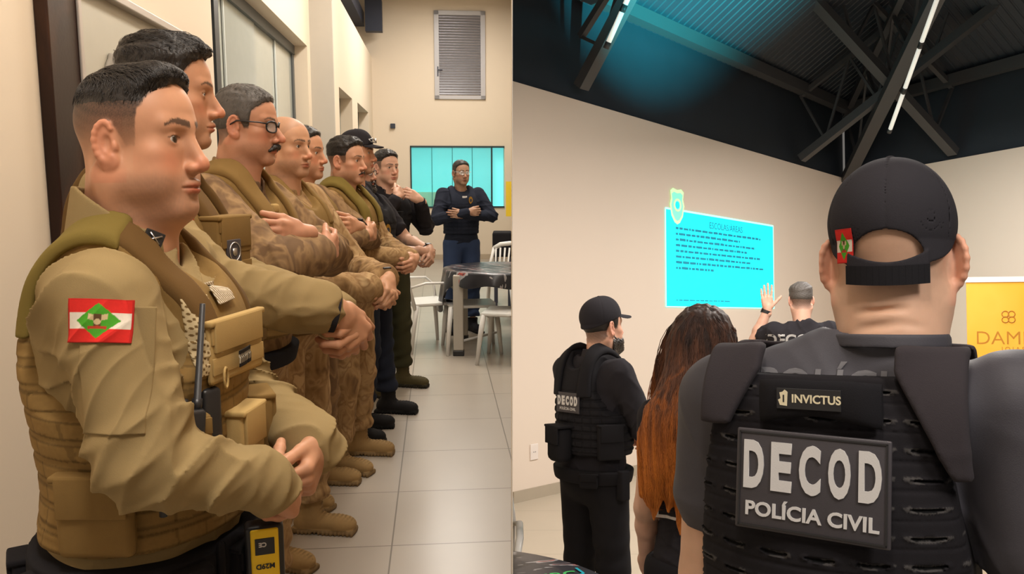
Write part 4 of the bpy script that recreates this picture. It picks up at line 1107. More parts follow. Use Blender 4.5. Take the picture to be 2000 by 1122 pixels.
# collar badge
bm = bmesh.new(); add_box(bm, (-.016, -.012, -.0025), (.016, .012, .0025), .002)
cb = bm_obj('collar_badge', bm, PLAST, m1.root, frame_M((.062, .058, 1.500), (-.62, .70, -.42), (-.28, .30, 1)))
bm = bmesh.new()
for g in (-1, 1): add_tube(bm, [(-g * .010, -.007, .004), (g * .010, .007, .004)], [.0012, .0020], 6)
bm_obj('crossed_emblem', bm, STEEL, cb, None, True)
patch('hexagon_panel', m1.vest_f, (.115, .16, 1.345), (-.85, .5, 0), (0, .1, 1), .055, .12,
      lambda u, v: np.where(((np.sin(u * 17) * np.sin(v * 34 + np.sign(np.sin(u * 8.5)) * .8)) > -.35)[:, None], V3(srgb(196, 178, 140)[:3]), V3(srgb(110, 86, 50)[:3])), BADGE, m1.vest, off=.004, nx=60, ny=120)
patch('morale_patch', m1.vest_f, (.035, .2, 1.405), (-1, .15, 0), (0, 0, 1), .07, .030,
      lambda u, v: np.where((np.sin(u * 30 + v * 9) > .2)[:, None], V3(srgb(210, 200, 180)[:3]), V3(srgb(130, 110, 80)[:3])), BADGE, m1.vest, off=.010, nx=50, ny=20)
patch('name_tape', m1.vest_f, (.05, .2, 1.30), (-1, .15, 0), (0, 0, 1), .05, .028,
      lambda u, v: np.where(((np.abs(v) < .5) & (np.sin(u * 24) > 0))[:, None], V3(srgb(170, 160, 140)[:3]), V3(srgb(36, 34, 34)[:3])), BADGE, m1.vest, off=.024, nx=50, ny=20)
# carabiner
p, n = surf(m1, m1.vest_f, 30, 1.29 * m1.k, .02)
mtube('carabiner', [p + Vector((math.cos(a / 12 * 2 * PI) * .009, 0, math.sin(a / 12 * 2 * PI) * .017)) for a in range(12)], .0022, COYL, m1.vest, 6, True)
# handheld radio standing in the front pouch: a thing of its own
def radio(P, az, z, label, out=.045, sc=1, ant=.19, tilt=-6):
    p, n = surf(P, P.vest_f, az, z * P.k, out)
    r = empty('handheld_radio', (0, 0, 0)); r.matrix_world = P.root.matrix_world @ Matrix.Translation(p) @ Matrix.Rotation(-R(az), 4, 'Z') @ Matrix.Rotation(R(tilt), 4, 'Y') @ Matrix.Scale(sc, 4)
    tag(r, label, 'radio')
    bm = bmesh.new(); add_box(bm, (-.027, -.017, -.06), (.027, .017, .055), .006); sm(bm_obj('radio_body', bm, PLAST, r))
    bm = bmesh.new(); add_tube(bm, [(-.016, 0, .05), (-.016, 0, .07), (-.016, 0, .0701), (-.016, 0, .05 + ant)], [.008, .008, .0055, .0042], 10); bm_obj('antenna', bm, PLAST, r, None, True)
    for x in (.004, .018):
        bm = bmesh.new(); add_tube(bm, [(x, 0, .053), (x, 0, .07)], .006, 12); bm_obj('knob', bm, PLAST, r, None, True)
    return r
bpy.context.view_layer.update()
radio(m1, 52, 1.20, 'black handheld radio with long antenna in the nearest man\'s front pouch', .030, 1.0, .17)
# round black ring holder and torch clipped beside the radio
p, n = surf(m1, m1.vest_f, 62, 1.19 * m1.k, .050)
M = Matrix.Translation(p) @ Matrix.Rotation(-R(62), 4, 'Z')
bm = bmesh.new(); add_tube(bm, [(math.cos(a / 20 * 2 * PI) * .020, 0, math.sin(a / 20 * 2 * PI) * .020) for a in range(20)], .0055, 8, closed=True)
add_tube(bm, [(math.cos(a / 20 * 2 * PI) * .011, 0, math.sin(a / 20 * 2 * PI) * .011) for a in range(20)], .003, 8, closed=True)
add_tube(bm, [(0, 0, -.02), (.002, 0, -.09)], .006, 8); bm_obj('baton_ring', bm, PLAST, m1.vest, M, True)
pouch(m1, m1.vest_f, 36, 1.22, .035, .11, .025, PLAST, m1.vest, 'black_device', False)
# yellow stun device hanging at the belt
p, n = surf(m1, m1.belt_f, 8, .955 * m1.k, .045)
td = empty('yellow_device', (0, 0, 0)); td.matrix_world = m1.root.matrix_world @ Matrix.Translation(p + Vector((.045, .0, .02))) @ Matrix.Rotation(R(-72), 4, 'Z') @ Matrix.Scale(.88, 4)
tag(td, 'black and yellow device marked M29D at the nearest man\'s belt', 'device')
bm = bmesh.new(); add_box(bm, (-.036, -.022, -.085), (.036, .022, .06), .009); sm(bm_obj('housing', bm, PLAST, td))
bm = bmesh.new(); add_box(bm, (-.026, .018, -.045), (.026, .0255, .055), .004); sm(bm_obj('yellow_plate', bm, YEL, td))
box_obj('label_panel', (-.018, .025, .005), (.018, .0265, .038), PLAST, td, None, .001)
text_obj('label_text', 'M29D', .014, PLAST, td, frame_M((0, .0262, -.018), (1, 0, 0), (0, 0, -1)) @ Matrix.Rotation(0, 4, 'Z'), .0004, .0004)
text_obj('label_text', 'CE', .012, LETTER, td, frame_M((.004, .0270, .026), (1, 0, 0), (0, 0, -1)), .0004, .0004)
# ---- 2: tall man behind
h2 = dict(SK1, jaw=1.0, neck=.06, thick=.020, side=.006, quiff=.004, hmin=-.02, fade=(-.02, .02), stubble=.2, nose=1.02, eye=.003)
m2 = Person('person', 'tall dark haired man in khaki shirt behind the nearest man, wide black wristband', (-.85, 1.92, 0), 12, 1.93, h2,
            dict(elR=(.245, .150, 1.275), wrR=(.205, .395, 1.215), elL=(-.25, .12, 1.24), wrL=(.10, .42, 1.18), neck=(0, .02, 1.505)), 1.0, .01, group=GRP)
m2.build_body(yaw=2, pitch=-2, hh=.0025, hands=dict(R=dict(d=(-.35, .5, -.75), n=(-.8, -.5, 0), side=1, curl=(35, 45, 30), thumb=(.5, 25)), L=dict(d=(.85, .1, -.3), n=(-.1, -.95, 0), side=-1, curl=(45, 60, 40))))
m2.hair(HAIRD, .0025); m2.strands(HAIRD, 1800, .03, .04, (.3, 1, .1))
shirt(m2, KHAKI, {'R': .86, 'L': .9}, .005, .012, r=(.078, .070, .066, .050), seedv=5)
collar(m2, KHAKI, .004)
wristband(m2, 'R', BLKC, .92, .043, .022, 'wristband', False)
trousers(m2, CAMO, .008); boots(m2, TANB, TANS, .008)
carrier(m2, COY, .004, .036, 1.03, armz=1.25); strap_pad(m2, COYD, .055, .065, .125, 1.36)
belt(m2, BLK, .965, .055, .04)
badge_plate(m2, m2.vest_f, 30, 1.335, .05, .055, RUB, m2.vest, 'round_badge', 'ring', .045)
pouch(m2, m2.vest_f, 25, 1.34, .13, .14, .05, COY, m2.vest, 'chest_pouch', True, rows=3)
pouch(m2, m2.vest_f, 60, 1.40, .05, .09, .03, COYL, m2.vest, 'radio_pouch', False, rows=2)
pouch(m2, m2.vest_f, 15, 1.12, .17, .17, .07, COY, m2.vest, 'waist_pack', True, bev=.02)
pouch(m2, m2.vest_f, 65, 1.08, .10, .16, .06, COYD, m2.vest, 'waist_pack', True, bev=.02)
patch('flag_patch', m2.vest_f, (.10, .12, 1.475), (.3, .95, 0), (-.3, .1, 1), .045, .036, flag_col, BADGE, m2.vest, off=.02)
bm = bmesh.new(); add_tube(bm, [(0, 0, 0), (0, 0, .05)], .020, 16, cap=False); add_tube(bm, [(0, 0, .05), (0, 0, .0)], .016, 16, cap=False)
p, n = surf(m2, m2.vest_f, 62, 1.44 * m2.k, .02); bm_obj('cup_holder', bm, COYL, m2.vest, Matrix.Translation(p), True)
# ---- 3: greying hair, glasses and moustache, arms crossed
h3 = dict(skin=(.52, .26, .16), haircol=(.05, .042, .037), jaw=1.02, neck=.062, thick=.010, side=.005, hmin=-.07, fade=(-.06, -.02), stubble=.25, nose=1.06, hl=.072, cheek=.002, wx=1.0)
m3 = Person('person', 'man in glasses with thick dark moustache and greying hair, brown camouflage shirt, arms crossed', (-.90, 2.68, 0), -5, 1.90, h3,
            dict(elR=(.275, .20, 1.28), wrR=(-.02, .27, 1.28), elL=(-.27, .20, 1.25), wrL=(.11, .245, 1.35), anL=(-.20, -.02, .09), anR=(.20, -.02, .09), neck=(0, .01, 1.505)), 1.04, .03, group=GRP)
m3.build_body(yaw=2, pitch=-3, hh=.0025, hands=dict(R=dict(d=(-.9, .1, .2), n=(0, -1, 0), side=1, curl=(20, 30, 20)), L=dict(d=(.85, -.45, .05), n=(-.4, -1, 0), side=-1, curl=(25, 35, 20))), bare={'L': .9})
m3.hair(HAIRG, .0025); m3.strands(HAIRG, 1600, .014, -.04, (.2, 1, 0), .0006, .0015); glasses(m3, PLAST); moustache(m3, HAIRD, .031, .0085, .013)
shirt(m3, CAMO2, {'R': .8, 'L': .35}, .005, .012, r=(.082, .076, .074, .062), seedv=7, fold=.010)
collar(m3, CAMO2, .004); trousers(m3, CAMO, .007); boots(m3, TANB, TANS, .006)
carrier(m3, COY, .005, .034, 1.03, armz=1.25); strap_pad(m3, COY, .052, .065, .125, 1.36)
belt(m3, BLK, .96, .06, .04)
pouch(m3, m3.vest_f, 40, 1.12, .08, .15, .05, COY, m3.vest, 'magazine_pouch', True, rows=2)
pouch(m3, m3.vest_f, 12, 1.12, .08, .15, .05, COY, m3.vest, 'magazine_pouch', True, rows=2)
pouch(m3, m3.vest_f, 75, 1.12, .08, .13, .05, BLK, m3.vest, 'holster', False)
pouch(m3, m3.vest_f, 15, 1.42, .035, .03, .02, COYL, m3.vest, 'strap_buckle', False)
bm = bmesh.new(); bmesh.ops.create_cone(bm, cap_ends=True, segments=24, radius1=.017, radius2=.016, depth=.005)
cb = bm_obj('collar_badge', bm, PLAST, m3.root, frame_M((.056, .094, 1.552), (-.7, .7, -.3), (-.25, .25, 1)))
bm = bmesh.new()
for g in (-1, 1): add_tube(bm, [(-g * .009, -.008, .004), (g * .009, .008, .004)], .0016, 6)
bm_obj('crossed_emblem', bm, STEEL, cb, None, True)
bm = bmesh.new(); add_box(bm, (-.045, -.01, -.10), (.045, .012, .06), .008)
for z in (-.07, -.02): add_box(bm, (-.10, -.012, z - .018), (.05, -.002, z + .018), .004)
sm(bm_obj('thigh_holster', bm, BLK, m3.root, Matrix.Translation((.235, .03, .80)) @ Matrix.Rotation(R(-70), 4, 'Z')))
# ---- 4: bald man, hands clasped low
h4 = dict(skin=(.55, .30, .18), haircol=(.05, .035, .03), jaw=1.06, cheek=.004, neck=.066, stubble=.30, scalp=.25, fade=(-.05, .0), wx=1.05)
m4 = Person('person', 'bald man in desert camouflage beside the man with the thick moustache, hands clasped low', (-.93, 3.38, 0), -15, 1.86, h4,
            dict(elR=(.25, .16, 1.14), wrR=(.07, .40, 1.13), elL=(-.27, .15, 1.15), wrL=(-.03, .42, 1.15), anL=(-.16, -.02, .09), anR=(.16, -.02, .09)), 1.05, .03, group=GRP)
m4.build_body(yaw=-8, hh=.003, hands=dict(R=dict(d=(-.45, .6, -.6), n=(-.6, -.7, -.2), side=1, curl=(50, 60, 40)), L=dict(d=(.6, .4, -.6), n=(-.1, -.9, -.3), side=-1, curl=(45, 55, 40))))
shirt(m4, CAMO, {'R': .95, 'L': .9}, .006, .012, r=(.080, .072, .068, .052), seedv=11); collar(m4, CAMO, .004)
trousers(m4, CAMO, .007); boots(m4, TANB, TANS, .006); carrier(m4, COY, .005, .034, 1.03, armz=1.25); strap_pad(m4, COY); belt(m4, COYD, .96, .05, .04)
pouch(m4, m4.vest_f, 25, 1.13, .09, .15, .05, COY, m4.vest, 'magazine_pouch', True); pouch(m4, m4.vest_f, 60, 1.05, .09, .17, .06, COY, m4.vest, 'waist_pack', True, bev=.02)
pouch(m4, m4.belt_f, 70, .90, .05, .15, .05, BLK, m4.belt, 'holster', False); pouch(m4, m4.belt_f, 30, .93, .06, .09, .04, BLK, m4.belt, 'belt_pouch')
wristband(m4, 'L', BLK, .95, .036, .011)
# ---- 5: half hidden man
h5 = dict(SK1, thick=.012, side=.005, hmin=-.03, fade=(-.03, .0), stubble=.2, neck=.06)
m5 = Person('person', 'dark haired man mostly hidden behind the bald man, crossed arms and wristwatch in camouflage', (-1.01, 3.96, 0), -11, 1.85, h5,
            dict(elR=(.28, .20, 1.25), wrR=(.02, .32, 1.29), elL=(-.27, .22, 1.25), wrL=(.08, .30, 1.33), anL=(-.17, -.02, .09)), 1.0, .01, group=GRP)
m5.build_body(yaw=0, hh=.004, hands=dict(R=dict(d=(-.9, .1, .1), n=(0, -1, 0), side=1), L=dict(d=(.9, -.1, .1), n=(0, -1, 0), side=-1)), bare={'L': .8}); m5.hair(HAIRD, .004); m5.strands(HAIRD, 500, .02, .0)
shirt(m5, CAMO2, {'R': .85, 'L': .6}, .007, .012, seedv=13); collar(m5, CAMO2, .005); trousers(m5, CAMO2, .009); boots(m5, TANB, TANS, .007); carrier(m5, COY, .006, .034, 1.04, armz=1.25)
wristband(m5, 'L', BLK, .80, .040, .012); belt(m5, BLK, .96, .05, .04)
# ---- 6: short haired man with thin moustache
h6 = dict(skin=(.56, .30, .19), haircol=(.025, .018, .014), thick=.015, side=.003, quiff=.004, hmin=.02, fade=(-.03, .03), stubble=.22, neck=.062, jaw=1.02)
m6 = Person('person', 'short haired man with thin moustache, olive tan camouflage and padded vest straps', (-.90, 4.43, 0), -12, 1.82, h6,
            dict(elR=(.25, .12, 1.20), wrR=(.06, .36, 1.16), elL=(-.25, .12, 1.2), wrL=(.0, .38, 1.15), anL=(-.16, -.02, .09), anR=(.12, -.02, .09)), 1.0, .0, group=GRP)
m6.build_body(yaw=-6, hh=.003, hands=dict(R=dict(d=(-.8, .3, -.4), n=(-.3, -.85, 0), side=1, curl=(45, 50, 40)), L=dict(d=(.8, .1, -.3), n=(0, -.9, 0), side=-1, curl=(45, 50, 40)))); m6.hair(HAIRD, .003); m6.strands(HAIRD, 1100, .022, .03); moustache(m6, HAIRD, .026, .0045, .009)
shirt(m6, CAMO, {'R': .9, 'L': .9}, .006, .012, seedv=15); collar(m6, OLV, .005); trousers(m6, CAMO, .008); boots(m6, TANB, TANS, .006); carrier(m6, COY, .006, .036, 1.03, armz=1.25); strap_pad(m6, OLV, .060, .06, .13, 1.34)
belt(m6, BLK, .96, .05, .04); pouch(m6, m6.vest_f, 5, 1.10, .10, .20, .09, COY, m6.vest, 'first_aid_pouch', True, bev=.03)
# ---- 7: cap, mostly hidden
h7 = dict(SK1, stubble=.4, neck=.06)
m7 = Person('person', 'man in black cap with sunglasses resting on it, standing at the wall behind the others', (-.94, 4.95, 0), -2, 1.88, h7, dict(), .98, group=GRP)
m7.build_body(yaw=-4, hh=.004, hands=dict(R=dict(d=(0, .1, -1), n=(-1, 0, 0), side=1), L=dict(d=(0, .1, -1), n=(1, 0, 0), side=-1)))
cap(m7, BLKC); shirt(m7, BLKC, {}, .008); trousers(m7, NAVY, .010); boots(m7, srgb(26, 25, 26), srgb(14, 14, 14), .009)
bm = bmesh.new()
for g in (-1, 1): add_tube(bm, [(g * .010, .112, .075), (g * .030, .106, .083), (g * .052, .090, .078), (g * .045, .098, .062), (g * .02, .112, .062)], .004, 6, closed=True)
bm_obj('sunglasses', bm, STEEL, m7.root, m7.HM, True)
# ---- 8: beard and glasses, black polo, bare forearms
h8 = dict(skin=(.50, .29, .20), haircol=(.03, .022, .018), stubble=.6, scalp=.5, fade=(-.05, .0), neck=.064, cheek=.003)
m8 = Person('person', 'bearded man in glasses, black polo and vest with gold badge, bare forearms clasped', (-.93, 5.31, 0), -16, 1.76, h8,
            dict(elR=(.24, .17, 1.17), wrR=(.09, .42, 1.16), elL=(-.27, .15, 1.20), wrL=(.02, .44, 1.16), anL=(-.15, .05, .09), anR=(.16, -.02, .09)), 1.04, .03, group=GRP)
m8.build_body(yaw=-8, hh=.003, hpos=(0, -.05, 1.665), hands=dict(R=dict(d=(-.7, .5, -.4), n=(-.4, -.8, -.1), side=1, curl=(50, 50, 40)), L=dict(d=(.6, .3, -.6), n=(0, -.9, -.2), side=-1, curl=(45, 50, 40))), bare={'R': .45, 'L': .45})
beard(m8, HAIRD, .010, low=.012); glasses(m8, PLAST, True); shirt(m8, BLKC, {'R': -.62, 'L': -.62}, .006, seedv=17); trousers(m8, NAVY, .008); boots(m8, srgb(26, 25, 26), srgb(14, 14, 14), .007)
carrier(m8, BLK, .006, .034, 1.06, armz=1.25); wristband(m8, 'L', PLAST, .93, .034, .010); belt(m8, BLK, .97, .05, .035)
def gold_badge(P, az, z, out=.004):
    p, n = surf(P, P.vest_f, az, z * P.k, out); M = Matrix.Translation(p) @ Matrix.Rotation(-R(az), 4, 'Z')
    bm = bmesh.new(); add_prism(bm, [(math.cos(a / 16 * 2 * PI) * .024, math.sin(a / 16 * 2 * PI) * .034 * (1 if math.sin(a / 16 * 2 * PI) > 0 else 1.15)) for a in range(16)], 0, .006, Matrix.Rotation(R(-90), 4, 'X'))
    o = bm_obj('gold_badge', bm, BRASS, P.vest, M)
    bm = bmesh.new(); add_prism(bm, [(math.cos(a / 12 * 2 * PI) * .013, math.sin(a / 12 * 2 * PI) * .017) for a in range(12)], .006, .008, Matrix.Rotation(R(-90), 4, 'X')); bm_obj('emblem', bm, DARK, o)
gold_badge(m8, 18, 1.29)
# ---- 9: hands at his collar
h9 = dict(skin=(.60, .36, .26), haircol=(.03, .022, .018), thick=.016, side=.002, hmin=.035, fade=(-.02, .03), stubble=.05, neck=.058)
m9 = Person('person', 'young man in black long sleeved uniform holding both hands at his vest collar', (-.93, 6.05, 0), -36, 1.80, h9,
            dict(elR=(.26, .15, 1.22), wrR=(.125, .235, 1.455), elL=(-.29, .13, 1.22), wrL=(-.10, .25, 1.43), anL=(-.13, .02, .09)), 1.0, group=GRP)
m9.build_body(yaw=-10, hh=.003, hands=dict(R=dict(d=(-.8, -.2, .5), n=(0, -1, -.2), side=1, curl=(45, 60, 40)), L=dict(d=(.75, -.3, .45), n=(0, -1, -.2), side=-1, curl=(25, 45, 30)))); m9.hair(HAIRD, .003); m9.strands(HAIRD, 900, .024, .04)
shirt(m9, BLKC, {'R': .9, 'L': .9}, .006, seedv=19); collar(m9, BLKC, .005); trousers(m9, OLIVE, .008); boots(m9, srgb(74, 66, 40), srgb(40, 36, 26), .007, splay=25); carrier(m9, BLK, .006, .034, 1.05, armz=1.25); belt(m9, BLK, .97, .05, .035)
pouch(m9, m9.vest_f, 15, 1.30, .07, .09, .03, BLK, m9.vest, 'chest_pouch'); pouch(m9, m9.vest_f, -5, 1.12, .12, .10, .05, BLK, m9.vest, 'magazine_pouch')
# ---- 10: far man with crossed arms
h10 = dict(skin=(.36, .21, .14), haircol=(.02, .015, .012), thick=.012, side=.004, hmin=-.01, fade=(-.03, .0), stubble=.25, neck=.056)
m10 = Person('person', 'slim man in glasses and jeans standing apart before the lit hatch, arms crossed', (-.52, 8.38, 0), -71, 1.77, h10,
             dict(elR=(.285, .13, 1.20), wrR=(.0, .27, 1.27), elL=(-.29, .13, 1.22), wrL=(.04, .25, 1.24), hipR=(.09, 0, .93)), 1.02, group=None)
m10.build_body(yaw=8, hh=.003, hands=dict(R=dict(d=(-.9, .1, 0), n=(0, -1, 0), side=1), L=dict(d=(.9, .1, .1), n=(0, -1, .0), side=-1, curl=(10, 30, 20)))); m10.hair(HAIRD, .003); m10.strands(HAIRD, 600, .02, .02)
glasses(m10, STEEL, True); shirt(m10, NAVY, {'R': .93, 'L': .9}, .006, seedv=21, neckcut=True); trousers(m10, JEANS, .008); boots(m10, srgb(34, 36, 44), srgb(20, 20, 22), .007, low=True, high=.14)
carrier(m10, NAVY, .006, .030, 1.04, armz=1.25); gold_badge(m10, -22, 1.385); badge_plate(m10, m10.vest_f, -2, 1.415, .05, .028, LETTER, m10.vest, 'name_tag')
pouch(m10, m10.vest_f, -75, 1.0, .12, .20, .06, BLK, m10.vest, 'hip_bag', True, bev=.02); pouch(m10, m10.vest_f, 75, 1.02, .05, .16, .05, BLK, m10.vest, 'holster', False)
for P_ in (m10,): clip_tree(P_.root)
# ================================================================ RIGHT: the meeting room
RW = mat('warm_white_paint', srgb(220, 205, 190), .8, bs=60, bstr=.03, var=.02, vscale=1.2)
BLKROOF = mat('black_roof_paint', srgb(40, 46, 54), .5, bs=40, bstr=.05, var=.15, vscale=3, spec=.4)
STL = mat('charcoal_truss_steel', srgb(62, 62, 64), .5, spec=.5)
A1 = math.atan(1570 / 1601); d1 = Vector((math.sin(A1), math.cos(A1), 0)); n1 = Vector((math.cos(A1), -math.sin(A1), 0))
CO = Vector((4.96, 12.13, 0)); A2 = math.atan(840 / 1601); d2 = Vector((math.sin(A2), -math.cos(A2), 0)); n2 = Vector((-math.cos(A2), -math.sin(A2), 0))
W0 = Vector((0, 7.067, 0))
def wallM(o, d, n):        # x along the wall, y into the wall, z up
    m = Matrix((d, -n, Vector((0, 0, 1)))).transposed().to_4x4(); m.translation = o; return m
M1 = MR @ wallM(W0, d1, n1); M2 = MR @ wallM(CO, d2, n2); WT = 3.655
rf = mesh_obj('floor', [(0.002, .3, 0), (8.5, .3, 0), (9.2, 4.0, 0), (4.96, 12.13, 0), (.002, 7.07, 0)], [(0, 1, 2, 3, 4)], floor_mat('room_tile', srgb(186, 174, 156), srgb(150, 140, 124), .62, .3), None, MR); tag(rf, kind='structure')
w1 = tag(box_obj('wall_back', (0.004, 0, 0), (7.09, .2, WT), RW, None, M1), kind='structure'); clip_part(w1, 1, .002)
struct('wall_right', (0, 0, 0), (9.0, .2, WT), RW, M2)
w1b = tag(box_obj('wall_back_upper', (-.5, .06, WT), (7.15, .26, WT + 1.2), BLKROOF, None, M1), kind='structure'); clip_part(w1b, 1, .002)
struct('wall_right_upper', (-.05, .06, WT), (9.0, .26, WT + 1.2), BLKROOF, M2)
sk = tag(box_obj('baseboard_back', (0.01, -.014, 0), (7.09, 0, .10), mat('stone_skirting', srgb(168, 156, 138), .5), None, M1), kind='structure'); clip_part(sk, 1, .002)
# steep dark roof above a black upper wall
EZ, SL = 4.70, .60
hip = Vector((-.247, -1.68, 0))
def slope_mesh(name, o, d, n, L, side):
    bm = bmesh.new(); D = 6.4; p = .11; xs = []; x = -3.5 if side == 1 else -.2
    while x < L + 3.5:
        xs += [(x, 0), (x + .07, 0), (x + .08, .012), (x + .10, .012)]; x += p
    prev = None
    for (x, dz) in xs:
        row = []
        for dd in (-.3, D):
            P0 = o + d * x + n * dd; row.append(bm.verts.new((P0.x, P0.y, EZ + SL * dd + dz)))
        if prev: bm.faces.new((prev[0], row[0], row[1], prev[1]))
        prev = row
    hn = hip.normalized(); pn = Vector((hn.y, -hn.x, 0))
    if (o + d * 3 + (n * .01) - CO).dot(pn) > 0: pn = -pn
    bmesh.ops.bisect_plane(bm, geom=bm.verts[:] + bm.edges[:] + bm.faces[:], plane_co=CO, plane_no=pn, clear_outer=True)
    if side == 1: bmesh.ops.bisect_plane(bm, geom=bm.verts[:] + bm.edges[:] + bm.faces[:], plane_co=(.004, 0, 0), plane_no=(-1, 0, 0), clear_outer=True)
    ob = bm_obj(name, bm, BLKROOF, None, MR); md = ob.modifiers.new('thick', 'SOLIDIFY'); md.thickness = .01; tag(ob, kind='structure')
slope_mesh('ceiling', W0, d1, n1, 7.1, 1); slope_mesh('ceiling', CO, d2, n2, 9, 2)
def beam(name, pts, w, h, label, cat='beam', group=None, m=STL):
    bm = bmesh.new()
    for a, b in pts:
        a = Vector(a); b = Vector(b); t = (b - a).normalized(); x = t.cross(Vector((0, 0, 1))).normalized(); y = x.cross(t)
        v = [bm.verts.new(p + x * sx * w / 2 + y * sy * h / 2) for p in (a, b) for sx, sy in ((-1, -1), (1, -1), (1, 1), (-1, 1))]
        bm.faces.new(v[0:4][::-1]); bm.faces.new(v[4:8])
        for i in range(4): bm.faces.new((v[i], v[(i + 1) % 4], v[4 + (i + 1) % 4], v[4 + i]))
    o = bm_obj(name, bm, m, None, MR)
    if label: tag(o, label, cat, group)
    return o
def w1p(t, d, z): v = W0 + d1 * t + n1 * d; return Vector((v.x, v.y, z))
def w2p(t, d, z): v = CO + d2 * t + n2 * d; return Vector((v.x, v.y, z))
hipp = lambda d, z: Vector((CO.x + hip.x * d, CO.y + hip.y * d, z))
PZ = 4.66
pl = beam('roof_purlin', [(w1p(.2, .12, PZ), hipp(.12, PZ))], .12, .14, 'black steel purlin along the top of the wall with the slide'); clip_part(pl, 1)
beam('roof_purlin', [(hipp(.12, PZ), w2p(8.5, .12, PZ))], .12, .14, 'black steel purlin along the top of the wall behind the banner')
def tpar(px): r = (px - 1000) / 1601; return (r * W0.y) / (d1.x - r * d1.y)
def truss(fn, label, D, sb, st, z0=3.70, z1=4.56, n=4, w=.13, d0=.05):
    """lattice rafter: lower chord from z0 rising sb per metre, upper chord from z1"""
    r = empty('roof_truss', (0, 0, 0), 0, MR); tag(r, label, 'truss', None)
    def bar(name, a, b, ww, hh):
        o = beam(name, [(a, b)], ww, hh, None); o.parent = r; o.matrix_parent_inverse = Matrix.Identity(4); o.matrix_basis = Matrix.Identity(4); return o
    bot = lambda d: fn(d, z0 + sb * d); top = lambda d: fn(d, z1 + st * d)
    bar('bottom_chord', bot(d0), bot(D), w, .10); bar('top_chord', top(d0), top(D), w * .5, .06); bar('post', bot(d0), top(d0), .035, .035)
    for i in range(n):
        a = d0 + (D - d0) * i / n; b_ = d0 + (D - d0) * (i + .5) / n; c = d0 + (D - d0) * (i + 1) / n
        bar('brace', top(a), bot(b_), .04, .03); bar('brace', bot(b_), top(c), .028, .028)
    return r
t1 = truss(lambda d, z: w1p(tpar(1128), d, z), 'short dark lattice truss over the bare part of the wall', 1.6, 1.28, 1.0, n=3, z1=4.2)
t2 = truss(lambda d, z: w1p(tpar(1562), d, z), 'dark lattice roof truss rising from above the projected slide', 3.4, .62, .56, n=5)
t3 = truss(lambda d, z: hipp(d, z), 'dark hip truss rising from the room corner', 3.4, .60, .50, n=5, w=.16, z0=3.6)
t4 = truss(lambda d, z: w2p(1.75, d, z), 'dark lattice roof truss rising from the wall behind the banner', 3.0, .62, .56, n=4)
clip_tree(t1, 1); clip_tree(t2, 1)
TUBE = mat('led_tube', srgb(235, 232, 222), .4, emit=.6)
def tube_light(a, b, label, n=3):
    r = empty('tube_light', (0, 0, 0), 0, MR); tag(r, label, 'light'); a = Vector(a); b = Vector(b)
    for i in range(n):
        p = a + (b - a) * (i / n + .006); q = a + (b - a) * ((i + 1) / n - .006)
        bm = bmesh.new(); add_tube(bm, [p, q], .024, 12); bm_obj('tube', bm, TUBE, r, None, True)
        bm = bmesh.new(); t = (q - p).normalized()
        add_tube(bm, [p - t * .03, p + t * .03], .028, 12); bm_obj('end_cap', bm, STL, r, None, True); bm = bmesh.new(); add_tube(bm, [q - t * .03, q + t * .03], .028, 12); bm_obj('end_cap', bm, STL, r, None, True)
    return r
tube_light((.845, 7.2, 3.64 + .37), (1.10, 6.9, 4.27 + .30), 'white tube lamp slung under the truss above the bare wall', 2)
tube_light((4.62, 9.95, 3.87), (4.38, 8.28, 4.92), 'long white tube lamp slung below the hip truss', 3)
# teal spill of the projector on the roof
sp = bpy.data.lights.new('projector_spill', 'SPOT'); sp.energy = 6500; sp.color = (.05, .80, .85); sp.spot_size = R(48); sp.spot_blend = .9; sp.shadow_soft_size = .05
so = bpy.data.objects.new('projector_spill', sp); C.objects.link(so)
tgt = Vector((1.95, 7.7, 5.1)); src = Vector((2.9, 4.8, 2.4)); so.matrix_world = MR @ Matrix.Translation(src) @ (tgt - src).to_track_quat('-Z', 'Y').to_matrix().to_4x4()
# projected slide
sx0, sx1 = tpar(1300), tpar(1511); sz0, sz1 = 1.705, 2.765
CY = mat('projected_cyan', srgb(0, 242, 255), .6, emit=.92)
sl = empty('projected_slide', (0, 0, 0)); sl.matrix_world = M1 @ Matrix.Translation((0, -.001, 0)); tag(sl, 'bright cyan projected slide with lines of dark text on the wall', 'slide')
box_obj('slide_area', (sx0, -.006, sz0), (sx1, 0, sz1), CY, sl)
bm = bmesh.new()
add_box(bm, (sx0, -.008, sz1 - .012), (sx1, -.004, sz1 + .008)); add_box(bm, (sx0 - .008, -.008, sz0), (sx0 + .008, -.004, sz1)); add_box(bm, (sx1 - .008, -.008, sz0), (sx1 + .008, -.004, sz1)); add_box(bm, (sx0, -.008, sz0 - .006), (sx1, -.004, sz0 + .008))
bm_obj('bright_edge', bm, mat('pale_cyan_edge', srgb(170, 250, 225), .6, emit=.9), sl)
TXT = mat('slide_text', srgb(0, 130, 160), .6, emit=.35)
rnd = random.Random(3)
def words_line(z, x0, x1, h, name='text_line'):
    bm = bmesh.new(); x = x0
    while x < x1:
        w_ = rnd.uniform(.03, .13); w_ = min(w_, x1 - x)
        add_box(bm, (x, -.0075, z - h / 2), (x + w_, -.006, z + h / 2 * rnd.uniform(.8, 1.2))); x += w_ + .018
    bm_obj(name, bm, TXT, sl)
sw = sx1 - sx0
text_obj('title', 'ESCOLAS/ÁREAS', .105, TXT, sl, frame_M((sx0 + sw * .52, -.007, sz1 - .12), (1, 0, 0), (0, 0, 1)), .0008, .001)
for i, f_ in enumerate((.93, .68, .86, .76, .92, .80, .96, .38)): words_line(sz1 - .20 - i * .062, sx0 + sw * .08, sx0 + sw * (.08 + .84 * f_), .026)
